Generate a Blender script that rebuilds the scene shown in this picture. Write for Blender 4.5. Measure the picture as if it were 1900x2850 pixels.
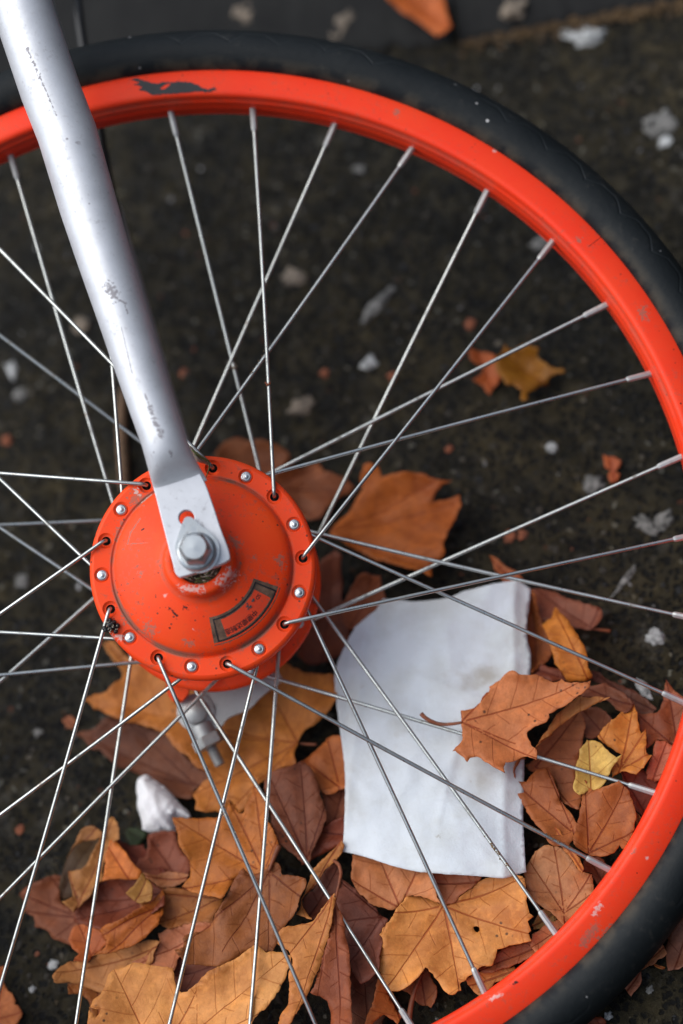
import bpy, bmesh, math, random
import numpy as np
from mathutils import Vector, Matrix, noise
from mathutils.geometry import delaunay_2d_cdt

for o in list(bpy.data.objects):
    bpy.data.objects.remove(o)
S = bpy.context.scene
COL = S.collection
RNG = random.Random(7)

# ------------------------------------------------------------------ camera
CAM = np.array([325.34, -416.376, 1147.004])            # millimetres
RC = np.array([[0.975032, 0.0, 0.22206440], [0.0875833424, 0.91893666, -0.384557632], [-0.204063122, 0.39440514, 0.895992649]])
F_SRC = 5432.206 * 1900 / 1568                          # focal length in pixels of the 1900 px wide photograph
FOCUS = 1.148
cam_data = bpy.data.cameras.new('camera')
cam_data.sensor_fit = 'VERTICAL'
cam_data.sensor_height = 36.0
cam_data.lens = F_SRC / 2850 * 36.0
cam_data.clip_start = 0.02
cam_data.clip_end = 500
cam_data.dof.use_dof = True
cam_data.dof.focus_distance = FOCUS
cam_data.dof.aperture_fstop = cam_data.lens * 0.001 / 0.031
cam = bpy.data.objects.new('camera', cam_data)
COL.objects.link(cam)
m = Matrix.Identity(4)
for i in range(3):
    for j in range(3):
        m[i][j] = RC[i][j]
    m[i][3] = CAM[i] * 0.001
cam.matrix_world = m
S.camera = cam

# ------------------------------------------------------------------ light
SUN_DIR = Vector((-0.56, 0.04, 0.82)).normalized()
elev = math.asin(SUN_DIR.z)
W = bpy.data.worlds.new('World')
S.world = W
W.use_nodes = True
nt = W.node_tree
nt.nodes.clear()
sky = nt.nodes.new('ShaderNodeTexSky')
sky.sky_type = 'NISHITA'
sky.sun_disc = False
sky.sun_elevation = elev
sky.sun_rotation = math.atan2(SUN_DIR.x, SUN_DIR.y)
sky.air_density = 1.0
sky.dust_density = 1.0
hs = nt.nodes.new('ShaderNodeHueSaturation')
hs.inputs['Saturation'].default_value = 0.55            # an overcast sky is nearly grey
bg = nt.nodes.new('ShaderNodeBackground')
bg.inputs['Strength'].default_value = 0.14
wo = nt.nodes.new('ShaderNodeOutputWorld')
nt.links.new(sky.outputs[0], hs.inputs['Color'])
# low sky darkened for contrast, more on one side, standing in for unseen houses
wtc = nt.nodes.new('ShaderNodeTexCoord')
wdot = nt.nodes.new('ShaderNodeVectorMath')
wdot.operation = 'DOT_PRODUCT'
wdot.inputs[1].default_value = (-0.36, 0.10, 0.93)
nt.links.new(wtc.outputs['Generated'], wdot.inputs[0])
wmr = nt.nodes.new('ShaderNodeMapRange')
wmr.interpolation_type = 'SMOOTHSTEP'
wmr.inputs[1].default_value = 0.20
wmr.inputs[2].default_value = 0.66
wmr.inputs[3].default_value = 0.05
wmr.inputs[4].default_value = 1.0
nt.links.new(wdot.outputs['Value'], wmr.inputs[0])
wmx = nt.nodes.new('ShaderNodeVectorMath')
wmx.operation = 'SCALE'
nt.links.new(hs.outputs[0], wmx.inputs[0])
nt.links.new(wmr.outputs[0], wmx.inputs['Scale'])
nt.links.new(wmx.outputs[0], bg.inputs['Color'])
nt.links.new(bg.outputs[0], wo.inputs[0])
sl = bpy.data.lights.new('sun', 'SUN')
sl.energy = 1.5
sl.angle = math.radians(62)
sl.color = (1.0, 0.97, 0.92)
sun = bpy.data.objects.new('sun', sl)
COL.objects.link(sun)
sun.rotation_euler = SUN_DIR.to_track_quat('Z', 'Y').to_euler()
S.view_settings.view_transform = 'Standard'
S.view_settings.look = 'None'
S.view_settings.gamma = 1
S.view_settings.exposure = 0.76
S.render.engine = 'CYCLES'

# ------------------------------------------------------------------ frames
W3 = np.array([[0.91220941, 0.36287035, 0.19026062], [-0.32007193, 0.92101675, -0.22199574], [-0.25578889, 0.14160952, 0.95630476]])
H0 = 95.525                                             # hub centre above the ground, mm
RW = np.array([[0.91359747, 0.40557865, -0.02907947], [-0.39501028, 0.90220758, 0.17317149], [0.09647037, -0.14672234, 0.9844623]])
TW = np.array([-66.18087, -32.08546, -1174.48437])
CW = -RW.T @ TW
BA = 2.0709                                             # angle of the first spoke hole of the rim

TILE = {1: (0, 2200, .31888), 2: (400, 2200, .31888), 3: (800, 2200, .31888), 4: (1300, 2100, .38265), 5: (150, 1750, .31888),
        6: (600, 1750, .31888), 7: (1250, 1550, .41454), 8: (550, 1180, .5102), 'd': (0, 0, 1.21173), 'q2': (950, 0, .6059), 'q4': (950, 712, .6059),
        'q3': (0, 712, .6059), 'q1': (0, 0, .6059), 'q6': (950, 1425, .6059), 'q5': (0, 1425, .6059), 'q7': (0, 2137, .6059), 'q8': (950, 2137, .6059), 'h': (230, 1230, .44643), 'l': (560, 1600, .16582)}


def px(tile, p):
    a, b, s = TILE[tile]
    return (a + p[0] * s, b + p[1] * s)


def camray(sx, sy):
    return np.array([(sx - 950) / F_SRC, -(sy - 1425) / F_SRC, -1.0])


def ground(sx, sy, h=0.0):
    """The point of the plane z = h that stands at a place of the photograph, mm."""
    d = RC @ camray(sx, sy)
    return CAM + d * ((h - CAM[2]) / d[2])


def wheel(tile, x, y, z):
    """The same for the plane z of the tilted wheel, in the wheel's own frame, mm."""
    sx, sy = px(tile, (x, y))
    d = RW.T @ camray(sx, sy)
    return CW + d * ((z - CW[2]) / d[2])


def sr(c):
    return tuple((v / 255 / 12.92) if v <= 10.3 else ((v / 255 + .055) / 1.055) ** 2.4 for v in c)


# ------------------------------------------------------------------ materials
def new_mat(name):
    mt = bpy.data.materials.new(name)
    mt.use_nodes = True
    t = mt.node_tree
    return mt, t, t.nodes['Principled BSDF']


def N(t, kind, **kw):
    n = t.nodes.new('ShaderNode' + kind)
    for k, v in kw.items():
        if k.startswith('i_'):
            key = k[2:]
            n.inputs[int(key) if key.isdigit() else key].default_value = v
        else:
            setattr(n, k, v)
    return n


def math_n(t, op, a, b=None, c=None, clamp=False):
    n = t.nodes.new('ShaderNodeMath')
    n.operation = op
    n.use_clamp = clamp
    for i, v in enumerate((a, b, c)):
        if v is None:
            continue
        if isinstance(v, (int, float)):
            n.inputs[i].default_value = v
        else:
            t.links.new(v, n.inputs[i])
    return n.outputs[0]


def mix(t, fac, a, b, mode='MIX'):
    n = t.nodes.new('ShaderNodeMix')
    n.data_type = 'RGBA'
    n.blend_type = mode
    for s, v in ((n.inputs[0], fac), (n.inputs[6], a), (n.inputs[7], b)):
        if isinstance(v, (int, float)):
            s.default_value = v
        elif isinstance(v, tuple):
            s.default_value = v if len(v) == 4 else (*v, 1)
        else:
            t.links.new(v, s)
    return n.outputs[2]


def ramp(t, fac, stops):
    n = t.nodes.new('ShaderNodeValToRGB')
    e = n.color_ramp.elements
    while len(e) < len(stops):
        e.new(0.5)
    for k, (p, c) in enumerate(stops):
        e[k].position = p
        e[k].color = (*c, 1) if isinstance(c, tuple) else (c, c, c, 1)
    t.links.new(fac, n.inputs[0])
    return n.outputs[0]


def obj_co(t):
    return N(t, 'TexCoord').outputs['Object']


def tex_noise(t, co, scale, detail=4, rough=.55, dist=0.0):
    n = N(t, 'TexNoise', i_Scale=scale, i_Detail=detail, i_Roughness=rough, i_Distortion=dist)
    t.links.new(co, n.inputs['Vector'])
    return n.outputs[0]


def voro(t, co, scale, feature='F1', out='Distance'):
    n = N(t, 'TexVoronoi', i_Scale=scale)
    n.feature = feature
    t.links.new(co, n.inputs['Vector'])
    return n.outputs[out]


def bump(t, bsdf, height, strength=.3, dist=.001):
    n = N(t, 'Bump', i_Strength=strength, i_Distance=dist)
    t.links.new(height, n.inputs['Height'])
    t.links.new(n.outputs[0], bsdf.inputs['Normal'])


def streak(t, co, a, b, w, rag=1.0, nscale=700):
    """Mask of a ragged mark from a to b (wheel frame, mm), w mm wide."""
    a = Vector((a[0], a[1], 0)) * .001
    b = Vector((b[0], b[1], 0)) * .001
    ab = b - a
    flat = N(t, 'VectorMath', operation='MULTIPLY')
    t.links.new(co, flat.inputs[0])
    flat.inputs[1].default_value = (1, 1, 0)
    sub = N(t, 'VectorMath', operation='SUBTRACT')
    t.links.new(flat.outputs[0], sub.inputs[0])
    sub.inputs[1].default_value = a
    dot = N(t, 'VectorMath', operation='DOT_PRODUCT')
    t.links.new(sub.outputs[0], dot.inputs[0])
    dot.inputs[1].default_value = ab / max(ab.length_squared, 1e-12)
    k = math_n(t, 'ADD', dot.outputs['Value'], 0.0, clamp=True)
    sc = N(t, 'VectorMath', operation='SCALE')
    sc.inputs[0].default_value = ab
    t.links.new(k, sc.inputs['Scale'])
    df = N(t, 'VectorMath', operation='DISTANCE')
    t.links.new(sub.outputs[0], df.inputs[0])
    t.links.new(sc.outputs[0], df.inputs[1])
    nz = tex_noise(t, co, nscale, 3, .6)
    d = math_n(t, 'MULTIPLY_ADD', math_n(t, 'SUBTRACT', nz, .5), w * .002 * rag, df.outputs['Value'])
    return math_n(t, 'MULTIPLY', math_n(t, 'SUBTRACT', w * .0005 + w * .0002, d), 1 / (w * .0005), clamp=True)


def both(t, masks):
    m0 = masks[0]
    for q in masks[1:]:
        m0 = math_n(t, 'MAXIMUM', m0, q)
    return m0


def thresh(t, v, lo, hi):
    n = N(t, 'MapRange', i_1=lo, i_2=hi)
    n.clamp = True
    t.links.new(v, n.inputs[0])
    return n.outputs[0]


def paint_mat(name, base, marks_grey=(), marks_white=(), marks_dark=(), dirt=.5, grooves=(), rough=.42):
    mt, t, b = new_mat(name)
    co = obj_co(t)
    big = tex_noise(t, co, 38, 5, .6)
    c = mix(t, thresh(t, big, .35, .7), base, tuple(v * f for v, f in zip(base, (1.0, 1.35, 1.2))))
    fine = tex_noise(t, co, 420, 4, .65)
    film = math_n(t, 'MULTIPLY', thresh(t, fine, .52, .72), thresh(t, tex_noise(t, co, 60, 4, .6), .44, .62))
    c = mix(t, math_n(t, 'MULTIPLY', film, dirt), c, (.16, .105, .075))
    sp = thresh(t, voro(t, co, 260), .17, .11)
    sp = math_n(t, 'MULTIPLY', sp, thresh(t, tex_noise(t, co, 90, 3), .50, .60))
    c = mix(t, math_n(t, 'MULTIPLY', sp, dirt * 1.1), c, (.045, .03, .022))
    if grooves:
        s2 = N(t, 'SeparateXYZ')
        t.links.new(co, s2.inputs[0])
        r = math_n(t, 'SQRT', math_n(t, 'ADD', math_n(t, 'POWER', s2.outputs[0], 2), math_n(t, 'POWER', s2.outputs[1], 2)))
        for (r0, w, f) in grooves:
            k = thresh(t, math_n(t, 'ABSOLUTE', math_n(t, 'SUBTRACT', r, r0 * .001)), w * .001, w * .0004)
            k = math_n(t, 'MULTIPLY', k, thresh(t, tex_noise(t, co, 45, 3), .36, .6))
            c = mix(t, math_n(t, 'MULTIPLY', k, f), c, (.19, .13, .095))
    for lst, colr, op in ((marks_grey, (.24, .15, .11), .62), (marks_white, (.70, .52, .47), .7), (marks_dark, (.012, .011, .010), .95)):
        if lst:
            c = mix(t, math_n(t, 'MULTIPLY', both(t, [streak(t, co, *q) for q in lst]), op), c, colr)
    t.links.new(c, b.inputs['Base Color'])
    t.links.new(thresh(t, fine, .2, .9), b.inputs['Roughness'])
    rr = N(t, 'MapRange', i_1=0.0, i_2=1.0, i_3=rough - .06, i_4=rough + .16)
    t.links.new(fine, rr.inputs[0])
    t.links.new(rr.outputs[0], b.inputs['Roughness'])
    b.inputs['Specular IOR Level'].default_value = .22
    bump(t, b, fine, .06, .0006)
    return mt


def metal_mat(name, base, rough=.38, metallic=.9, grime=.4, scale=300, rust=.0, marks=(), grimecol=(.06, .05, .04)):
    mt, t, b = new_mat(name)
    co = obj_co(t)
    n1 = tex_noise(t, co, scale, 5, .65)
    n2 = tex_noise(t, co, scale * .16, 4, .6)
    c = mix(t, thresh(t, n2, .3, .75), base, tuple(v * .82 for v in base))
    g = math_n(t, 'MULTIPLY', thresh(t, n1, .56, .72), thresh(t, n2, .4, .6))
    gm = math_n(t, 'MULTIPLY', g, grime)
    if marks:
        gm = math_n(t, 'MAXIMUM', gm, math_n(t, 'MULTIPLY', both(t, [streak(t, co, *q) for q in marks]), .75))
    c = mix(t, gm, c, grimecol)
    if rust:
        k = math_n(t, 'MULTIPLY', thresh(t, tex_noise(t, co, scale * .4, 5, .7), .62, .7), rust)
        c = mix(t, k, c, (.16, .07, .03))
    t.links.new(c, b.inputs['Base Color'])
    mm = math_n(t, 'MULTIPLY_ADD', gm, -metallic, metallic, clamp=True)
    t.links.new(mm, b.inputs['Metallic'])
    rr = N(t, 'MapRange', i_1=.25, i_2=.8, i_3=rough - .07, i_4=rough + .2)
    t.links.new(n1, rr.inputs[0])
    t.links.new(rr.outputs[0], b.inputs['Roughness'])
    bump(t, b, n1, .08, .0005)
    return mt


def plain_mat(name, base, rough=.6, scale=200, var=.35, bumps=.15):
    mt, t, b = new_mat(name)
    co = obj_co(t)
    n1 = tex_noise(t, co, scale, 5, .6)
    t.links.new(mix(t, thresh(t, n1, .3, .7), tuple(v * (1 - var) for v in base), tuple(min(1, v * (1 + var)) for v in base)), b.inputs['Base Color'])
    b.inputs['Roughness'].default_value = rough
    bump(t, b, n1, bumps, .001)
    return mt


def leaf_mat():
    mt, t, b = new_mat('dry leaf')
    oi = N(t, 'ObjectInfo')
    co = obj_co(t)
    off = N(t, 'VectorMath', operation='ADD')
    rv = N(t, 'CombineXYZ')
    t.links.new(math_n(t, 'MULTIPLY', oi.outputs['Random'], 13.0), rv.inputs[0])
    t.links.new(co, off.inputs[0])
    t.links.new(rv.outputs[0], off.inputs[1])
    co = off.outputs[0]
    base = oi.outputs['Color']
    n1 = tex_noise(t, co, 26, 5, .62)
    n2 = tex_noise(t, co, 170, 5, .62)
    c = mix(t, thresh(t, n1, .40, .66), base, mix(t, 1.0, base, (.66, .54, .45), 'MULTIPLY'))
    n0 = tex_noise(t, co, 11, 3, .5)
    c = mix(t, math_n(t, 'MULTIPLY', thresh(t, n0, .5, .7), .6), c, mix(t, 1.0, base, (.95, 1.12, 1.25), 'MULTIPLY'))
    n3 = tex_noise(t, co, 620, 4, .7)
    c = mix(t, math_n(t, 'MULTIPLY', thresh(t, n3, .52, .75), .4), c, mix(t, 1.0, base, (.55, .45, .4), 'MULTIPLY'))
    c = mix(t, math_n(t, 'MULTIPLY', thresh(t, n2, .5, .72), .6), c, mix(t, 1.0, base, (1.32, 1.3, 1.25), 'MULTIPLY'))
    c = mix(t, math_n(t, 'MULTIPLY', thresh(t, n2, .48, .3), .55), c, mix(t, 1.0, base, (.6, .5, .42), 'MULTIPLY'))
    # veins, from each face's own vein coordinates: s along a rib, d across it, both in cm, then the rib's length
    uv = N(t, 'UVMap')
    uv.uv_map = 'rib'
    sx = N(t, 'SeparateXYZ')
    t.links.new(uv.outputs[0], sx.inputs[0])
    s, d = sx.outputs[0], math_n(t, 'ABSOLUTE', sx.outputs[1])
    wob = math_n(t, 'MULTIPLY', math_n(t, 'SUBTRACT', tex_noise(t, co, 60, 2), .5), .12)
    rw = math_n(t, 'MULTIPLY_ADD', s, -.0045, .036)
    rib = thresh(t, math_n(t, 'SUBTRACT', math_n(t, 'ADD', d, math_n(t, 'MULTIPLY', wob, .4)), rw), .022, -.012)
    ph = math_n(t, 'ADD', math_n(t, 'ADD', math_n(t, 'MULTIPLY_ADD', d, -.55, s), math_n(t, 'MULTIPLY', math_n(t, 'POWER', d, 2.0), -.10)), math_n(t, 'MULTIPLY', wob, 2.2))
    sd = math_n(t, 'MULTIPLY_ADD', math_n(t, 'GREATER_THAN', sx.outputs[1], 0.0), .45, ph)
    fr = math_n(t, 'ABSOLUTE', math_n(t, 'SUBTRACT', math_n(t, 'FRACT', math_n(t, 'MULTIPLY', sd, .85)), .5))
    side = math_n(t, 'MULTIPLY', thresh(t, fr, .034, .008), thresh(t, d, 3.0, .8))
    net = thresh(t, voro(t, co, 330, 'DISTANCE_TO_EDGE'), .09, .02)
    vein = math_n(t, 'MAXIMUM', math_n(t, 'MAXIMUM', rib, math_n(t, 'MULTIPLY', side, .55)), math_n(t, 'MULTIPLY', net, .10))
    c = mix(t, math_n(t, 'MULTIPLY', vein, .92), c, mix(t, 1.0, base, (.48, .24, .16), 'MULTIPLY'))
    sp = math_n(t, 'MULTIPLY', thresh(t, voro(t, co, 210), .2, .12), thresh(t, tex_noise(t, co, 55, 2), .56, .66))
    c = mix(t, math_n(t, 'MULTIPLY', sp, .8), c, (.03, .018, .011))
    t.links.new(c, b.inputs['Base Color'])
    b.inputs['Roughness'].default_value = .55
    b.inputs['Specular IOR Level'].default_value = .32
    h = math_n(t, 'ADD', math_n(t, 'MULTIPLY', vein, -.7), math_n(t, 'ADD', math_n(t, 'MULTIPLY', n2, .7), math_n(t, 'MULTIPLY', n1, .5)))
    bump(t, b, h, .6, .0010)
    tr = N(t, 'BsdfTranslucent')
    t.links.new(c, tr.inputs['Color'])
    ms = N(t, 'MixShader')
    ms.inputs[0].default_value = .16
    t.links.new(b.outputs[0], ms.inputs[1])
    t.links.new(tr.outputs[0], ms.inputs[2])
    t.links.new(ms.outputs[0], t.nodes['Material Output'].inputs[0])
    return mt


def asphalt_mat():
    mt, t, b = new_mat('asphalt')
    co = obj_co(t)
    wob = N(t, 'TexNoise', i_Scale=260.0, i_Detail=3.0)
    t.links.new(co, wob.inputs['Vector'])
    ws = N(t, 'VectorMath', operation='MULTIPLY_ADD')
    t.links.new(wob.outputs['Color'], ws.inputs[0])
    ws.inputs[1].default_value = (.006, .006, .006)
    t.links.new(co, ws.inputs[2])
    cw = ws.outputs[0]
    vc = voro(t, cw, 250, 'F1', 'Color')
    sep = N(t, 'SeparateColor')
    t.links.new(vc, sep.inputs[0])
    vd = voro(t, cw, 250, 'F1')
    pit = math_n(t, 'MULTIPLY', thresh(t, vd, .52, .34), math_n(t, 'LESS_THAN', sep.outputs[0], .74))
    med = tex_noise(t, co, 46, 5, .62)
    fine = tex_noise(t, co, 520, 5, .72)
    tar = mix(t, thresh(t, med, .40, .62), (.012, .0105, .0066), (.060, .048, .027))
    tar = mix(t, thresh(t, tex_noise(t, co, 70, 4, .6, .4), .56, .70), tar, (.095, .076, .046))
    tar = mix(t, math_n(t, 'MULTIPLY', thresh(t, fine, .52, .74), .8), tar, (.12, .10, .06))
    stone = ramp(t, sep.outputs[1], [(0.0, (.0015, .0016, .0018)), (.7, (.0045, .0045, .005)), (1.0, (.011, .0115, .0125))])
    c = mix(t, math_n(t, 'MULTIPLY', pit, .92), tar, stone)
    lt = math_n(t, 'MULTIPLY', thresh(t, vd, .40, .28), math_n(t, 'GREATER_THAN', sep.outputs[0], .945))
    c = mix(t, lt, c, mix(t, sep.outputs[2], (.16, .12, .08), (.25, .25, .25)))
    big = tex_noise(t, co, 7, 4, .6)
    c = mix(t, thresh(t, big, .36, .64), mix(t, 1.0, c, (.50, .53, .56), 'MULTIPLY'), mix(t, 1.0, c, (1.1, 1.08, .95), 'MULTIPLY'))
    gr = math_n(t, 'MULTIPLY', thresh(t, tex_noise(t, co, 26, 5, .68, .6), .59, .66), thresh(t, tex_noise(t, co, 120, 4, .6), .4, .62))
    c = mix(t, math_n(t, 'MULTIPLY', gr, .6), c, (.15, .14, .13))
    org = math_n(t, 'MULTIPLY', thresh(t, voro(t, co, 95), .20, .12), thresh(t, tex_noise(t, co, 37, 3), .6, .66))
    c = mix(t, org, c, (.13, .042, .018))
    c = mix(t, 1.0, c, (.60, .58, .50), 'MULTIPLY')
    t.links.new(c, b.inputs['Base Color'])
    rr = N(t, 'MapRange', i_1=.2, i_2=.8, i_3=.62, i_4=.95)
    t.links.new(sep.outputs[1], rr.inputs[0])
    t.links.new(rr.outputs[0], b.inputs['Roughness'])
    b.inputs['Specular IOR Level'].default_value = .25
    h = math_n(t, 'ADD', math_n(t, 'MULTIPLY', pit, -.7), math_n(t, 'ADD', fine, med))
    bump(t, b, h, .9, .0022)
    return mt


def chip_mat():
    mt, t, b = new_mat('loose grit')
    a = N(t, 'Attribute')
    a.attribute_name = 'tone'
    t.links.new(a.outputs['Color'], b.inputs['Base Color'])
    b.inputs['Roughness'].default_value = .85
    return mt


def paper_mat(name, base=(.74, .745, .76), stains=()):
    mt, t, b = new_mat(name)
    co = obj_co(t)
    n1 = tex_noise(t, co, 900, 4, .7)
    n2 = tex_noise(t, co, 22, 5, .6)
    c = mix(t, math_n(t, 'MULTIPLY', thresh(t, n2, .50, .72), .8), base, tuple(v * f for v, f in zip(base, (.80, .77, .69))))
    c = mix(t, math_n(t, 'MULTIPLY', thresh(t, tex_noise(t, co, 60, 5, .65), .52, .74), .35), c, tuple(v * f for v, f in zip(base, (.72, .70, .66))))
    c = mix(t, math_n(t, 'MULTIPLY', thresh(t, n1, .55, .8), .3), c, tuple(v * .86 for v in base))
    sp = math_n(t, 'MULTIPLY', thresh(t, tex_noise(t, co, 130, 5, .7), .64, .72), thresh(t, n2, .5, .6))
    c = mix(t, math_n(t, 'MULTIPLY', sp, .6), c, (.36, .31, .23))
    for (a_, b_, w_, op_) in stains:
        c = mix(t, math_n(t, 'MULTIPLY', math_n(t, 'MULTIPLY', streak(t, co, a_, b_, w_, 1.3, 60), thresh(t, tex_noise(t, co, 90, 5, .65), .35, .65)), op_), c, (.40, .355, .28))
    t.links.new(c, b.inputs['Base Color'])
    b.inputs['Roughness'].default_value = .9
    b.inputs['Specular IOR Level'].default_value = .15
    bump(t, b, math_n(t, 'ADD', math_n(t, 'MULTIPLY', n1, .35), tex_noise(t, co, 110, 4, .6)), .4, .0014)
    tr = N(t, 'BsdfTranslucent')
    t.links.new(c, tr.inputs['Color'])
    ms = N(t, 'MixShader')
    ms.inputs[0].default_value = .12
    t.links.new(b.outputs[0], ms.inputs[1])
    t.links.new(tr.outputs[0], ms.inputs[2])
    t.links.new(ms.outputs[0], t.nodes['Material Output'].inputs[0])
    return mt


def tyre_mat():
    mt, t, b = new_mat('tyre rubber')
    co = obj_co(t)
    s = N(t, 'SeparateXYZ')
    t.links.new(co, s.inputs[0])
    r = math_n(t, 'SQRT', math_n(t, 'ADD', math_n(t, 'POWER', s.outputs[0], 2), math_n(t, 'POWER', s.outputs[1], 2)))
    a = math_n(t, 'MULTIPLY', math_n(t, 'ARCTAN2', s.outputs[1], s.outputs[0]), 11.0)
    tri = math_n(t, 'ABSOLUTE', math_n(t, 'SUBTRACT', math_n(t, 'FRACT', a), .5))
    line_r = math_n(t, 'MULTIPLY_ADD', math_n(t, 'SMOOTH_MIN', tri, .3, .1), .017, .2735)
    groove = math_n(t, 'MULTIPLY', thresh(t, math_n(t, 'ABSOLUTE', math_n(t, 'SUBTRACT', math_n(t, 'MULTIPLY_ADD', tex_noise(t, co, 25, 3), .004, math_n(t, 'SUBTRACT', r, .002)), line_r)), .0010, .0003), thresh(t, tex_noise(t, co, 13, 3), .44, .6))
    n1 = tex_noise(t, co, 240, 5, .65)
    n2 = tex_noise(t, co, 30, 5, .6)
    c = mix(t, thresh(t, n2, .35, .7), (.0048, .0070, .0080), (.0098, .0122, .0130))
    dust = math_n(t, 'MULTIPLY', thresh(t, n1, .55, .75), thresh(t, n2, .5, .7))
    c = mix(t, math_n(t, 'MULTIPLY', dust, .5), c, (.075, .066, .055))
    c = mix(t, math_n(t, 'MULTIPLY', thresh(t, r, .2665, .2620), math_n(t, 'MULTIPLY', thresh(t, tex_noise(t, co, 70, 3), .42, .6), .5)), c, (.075, .062, .042))
    sp = math_n(t, 'MULTIPLY', thresh(t, voro(t, co, 120), .12, .08), thresh(t, tex_noise(t, co, 40, 2), .56, .62))
    c = mix(t, sp, c, (.42, .41, .40))
    c = mix(t, math_n(t, 'MULTIPLY', groove, .2), c, (.035, .04, .043))
    t.links.new(c, b.inputs['Base Color'])
    b.inputs['Roughness'].default_value = .58
    b.inputs['Specular IOR Level'].default_value = .24
    bump(t, b, math_n(t, 'ADD', math_n(t, 'MULTIPLY', groove, -.45), math_n(t, 'MULTIPLY', n1, .35)), .6, .0012)
    return mt


# ------------------------------------------------------------------ mesh helpers (millimetres in, metres out)
def mesh_obj(name, verts, faces, mat=None, parent=None, smooth=True, edges=()):
    me = bpy.data.meshes.new(name)
    me.from_pydata([tuple(v * .001 for v in p) for p in verts], list(edges), faces)
    me.validate()
    if smooth:
        me.polygons.foreach_set('use_smooth', [True] * len(me.polygons))
    o = bpy.data.objects.new(name, me)
    COL.objects.link(o)
    for q in (mat if isinstance(mat, (list, tuple)) else [mat]):
        if q is not None:
            me.materials.append(q)
    if parent:
        o.parent = parent
    return o


def tag(o, label=None, cat=None, group=None, kind=None):
    for k, v in (('label', label), ('category', cat), ('group', group), ('kind', kind)):
        if v:
            o[k] = v
    return o


class MB:
    def __init__(self):
        self.v, self.f, self.mi = [], [], []

    def add(self, v, f, mi=0):
        k = len(self.v)
        self.v += [tuple(map(float, p)) for p in v]
        self.f += [tuple(i + k for i in q) for q in f]
        self.mi += [mi] * len(f)

    def tube(self, pts, rad, n=10, mi=0, cap=True):
        pts = [np.array(p, float) for p in pts]
        rad = [rad] * len(pts) if isinstance(rad, (int, float)) else rad
        up = None
        V, Fc = [], []
        for i, p in enumerate(pts):
            d = pts[min(i + 1, len(pts) - 1)] - pts[max(i - 1, 0)]
            d /= np.linalg.norm(d)
            if up is None:
                up = np.cross(d, [0.3, 0.5, 0.8])
            up = up - d * (up @ d)
            up /= np.linalg.norm(up)
            w = np.cross(d, up)
            for k in range(n):
                a = 2 * math.pi * k / n
                V.append(p + rad[i] * (math.cos(a) * up + math.sin(a) * w))
        for i in range(len(pts) - 1):
            for k in range(n):
                k2 = (k + 1) % n
                Fc.append((i * n + k, i * n + k2, (i + 1) * n + k2, (i + 1) * n + k))
        if cap:
            Fc.append(tuple(range(n))[::-1])
            Fc.append(tuple((len(pts) - 1) * n + k for k in range(n)))
        self.add(V, Fc, mi)

    def lathe(self, prof, n=64, closed=False, centre=(0, 0, 0), axis=None, mi=0):
        c = np.array(centre, float)
        if axis is None:
            X, Y, Z = np.eye(3)
        else:
            Z = np.array(axis, float)
            Z /= np.linalg.norm(Z)
            X = np.cross([0.31, .77, .2], Z)
            X /= np.linalg.norm(X)
            Y = np.cross(Z, X)
        V, Fc = [], []
        for (r, z) in prof:
            for k in range(n):
                a = 2 * math.pi * k / n
                V.append(c + X * r * math.cos(a) + Y * r * math.sin(a) + Z * z)
        m_ = len(prof)
        for i in range(m_ if closed else m_ - 1):
            j = (i + 1) % m_
            for k in range(n):
                k2 = (k + 1) % n
                Fc.append((i * n + k, j * n + k, j * n + k2, i * n + k2))
        self.add(V, Fc, mi)

    def build(self, name, mat, parent=None, smooth=True, sharp=None):
        o = mesh_obj(name, self.v, self.f, mat, parent, smooth)
        if len(o.data.polygons) == len(self.mi):
            o.data.polygons.foreach_set('material_index', self.mi)
        bm = bmesh.new()
        bm.from_mesh(o.data)
        bmesh.ops.recalc_face_normals(bm, faces=bm.faces)
        if sharp:
            for e in bm.edges:
                if len(e.link_faces) == 2 and e.calc_face_angle(0) > math.radians(sharp):
                    e.smooth = False
        bm.to_mesh(o.data)
        bm.free()
        return o


def smooth_outline(P, step, corner=50):
    """Closed outline through the points P, rounded except at sharp points."""
    P = np.array(P, float)
    n = len(P)
    T = np.zeros_like(P)
    for i in range(n):
        a, b = P[i] - P[i - 1], P[(i + 1) % n] - P[i]
        la, lb = np.linalg.norm(a) + 1e-9, np.linalg.norm(b) + 1e-9
        ang = math.degrees(math.acos(max(-1, min(1, (a @ b) / la / lb))))
        if ang < corner:
            tt = a / la + b / lb
            T[i] = tt / (np.linalg.norm(tt) + 1e-9)
    out = []
    for i in range(n):
        p, q = P[i], P[(i + 1) % n]
        L = np.linalg.norm(q - p)
        k = max(1, int(round(L / step)))
        t0, t1 = T[i] * L, T[(i + 1) % n] * L
        if not t0.any():
            t0 = (q - p)
        if not t1.any():
            t1 = (q - p)
        for j in range(k):
            s = j / k
            out.append((2 * s ** 3 - 3 * s * s + 1) * p + (s ** 3 - 2 * s * s + s) * t0 + (-2 * s ** 3 + 3 * s * s) * q + (s ** 3 - s * s) * t1)
    return np.array(out)


def inside(poly, X, Y):
    r = np.zeros(len(X), bool)
    n = len(poly)
    for i in range(n):
        x1, y1 = poly[i]
        x2, y2 = poly[(i + 1) % n]
        if y1 == y2:
            continue
        c = ((y1 > Y) != (y2 > Y)) & (X < (x2 - x1) * (Y - y1) / (y2 - y1) + x1)
        r ^= c
    return r


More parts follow.
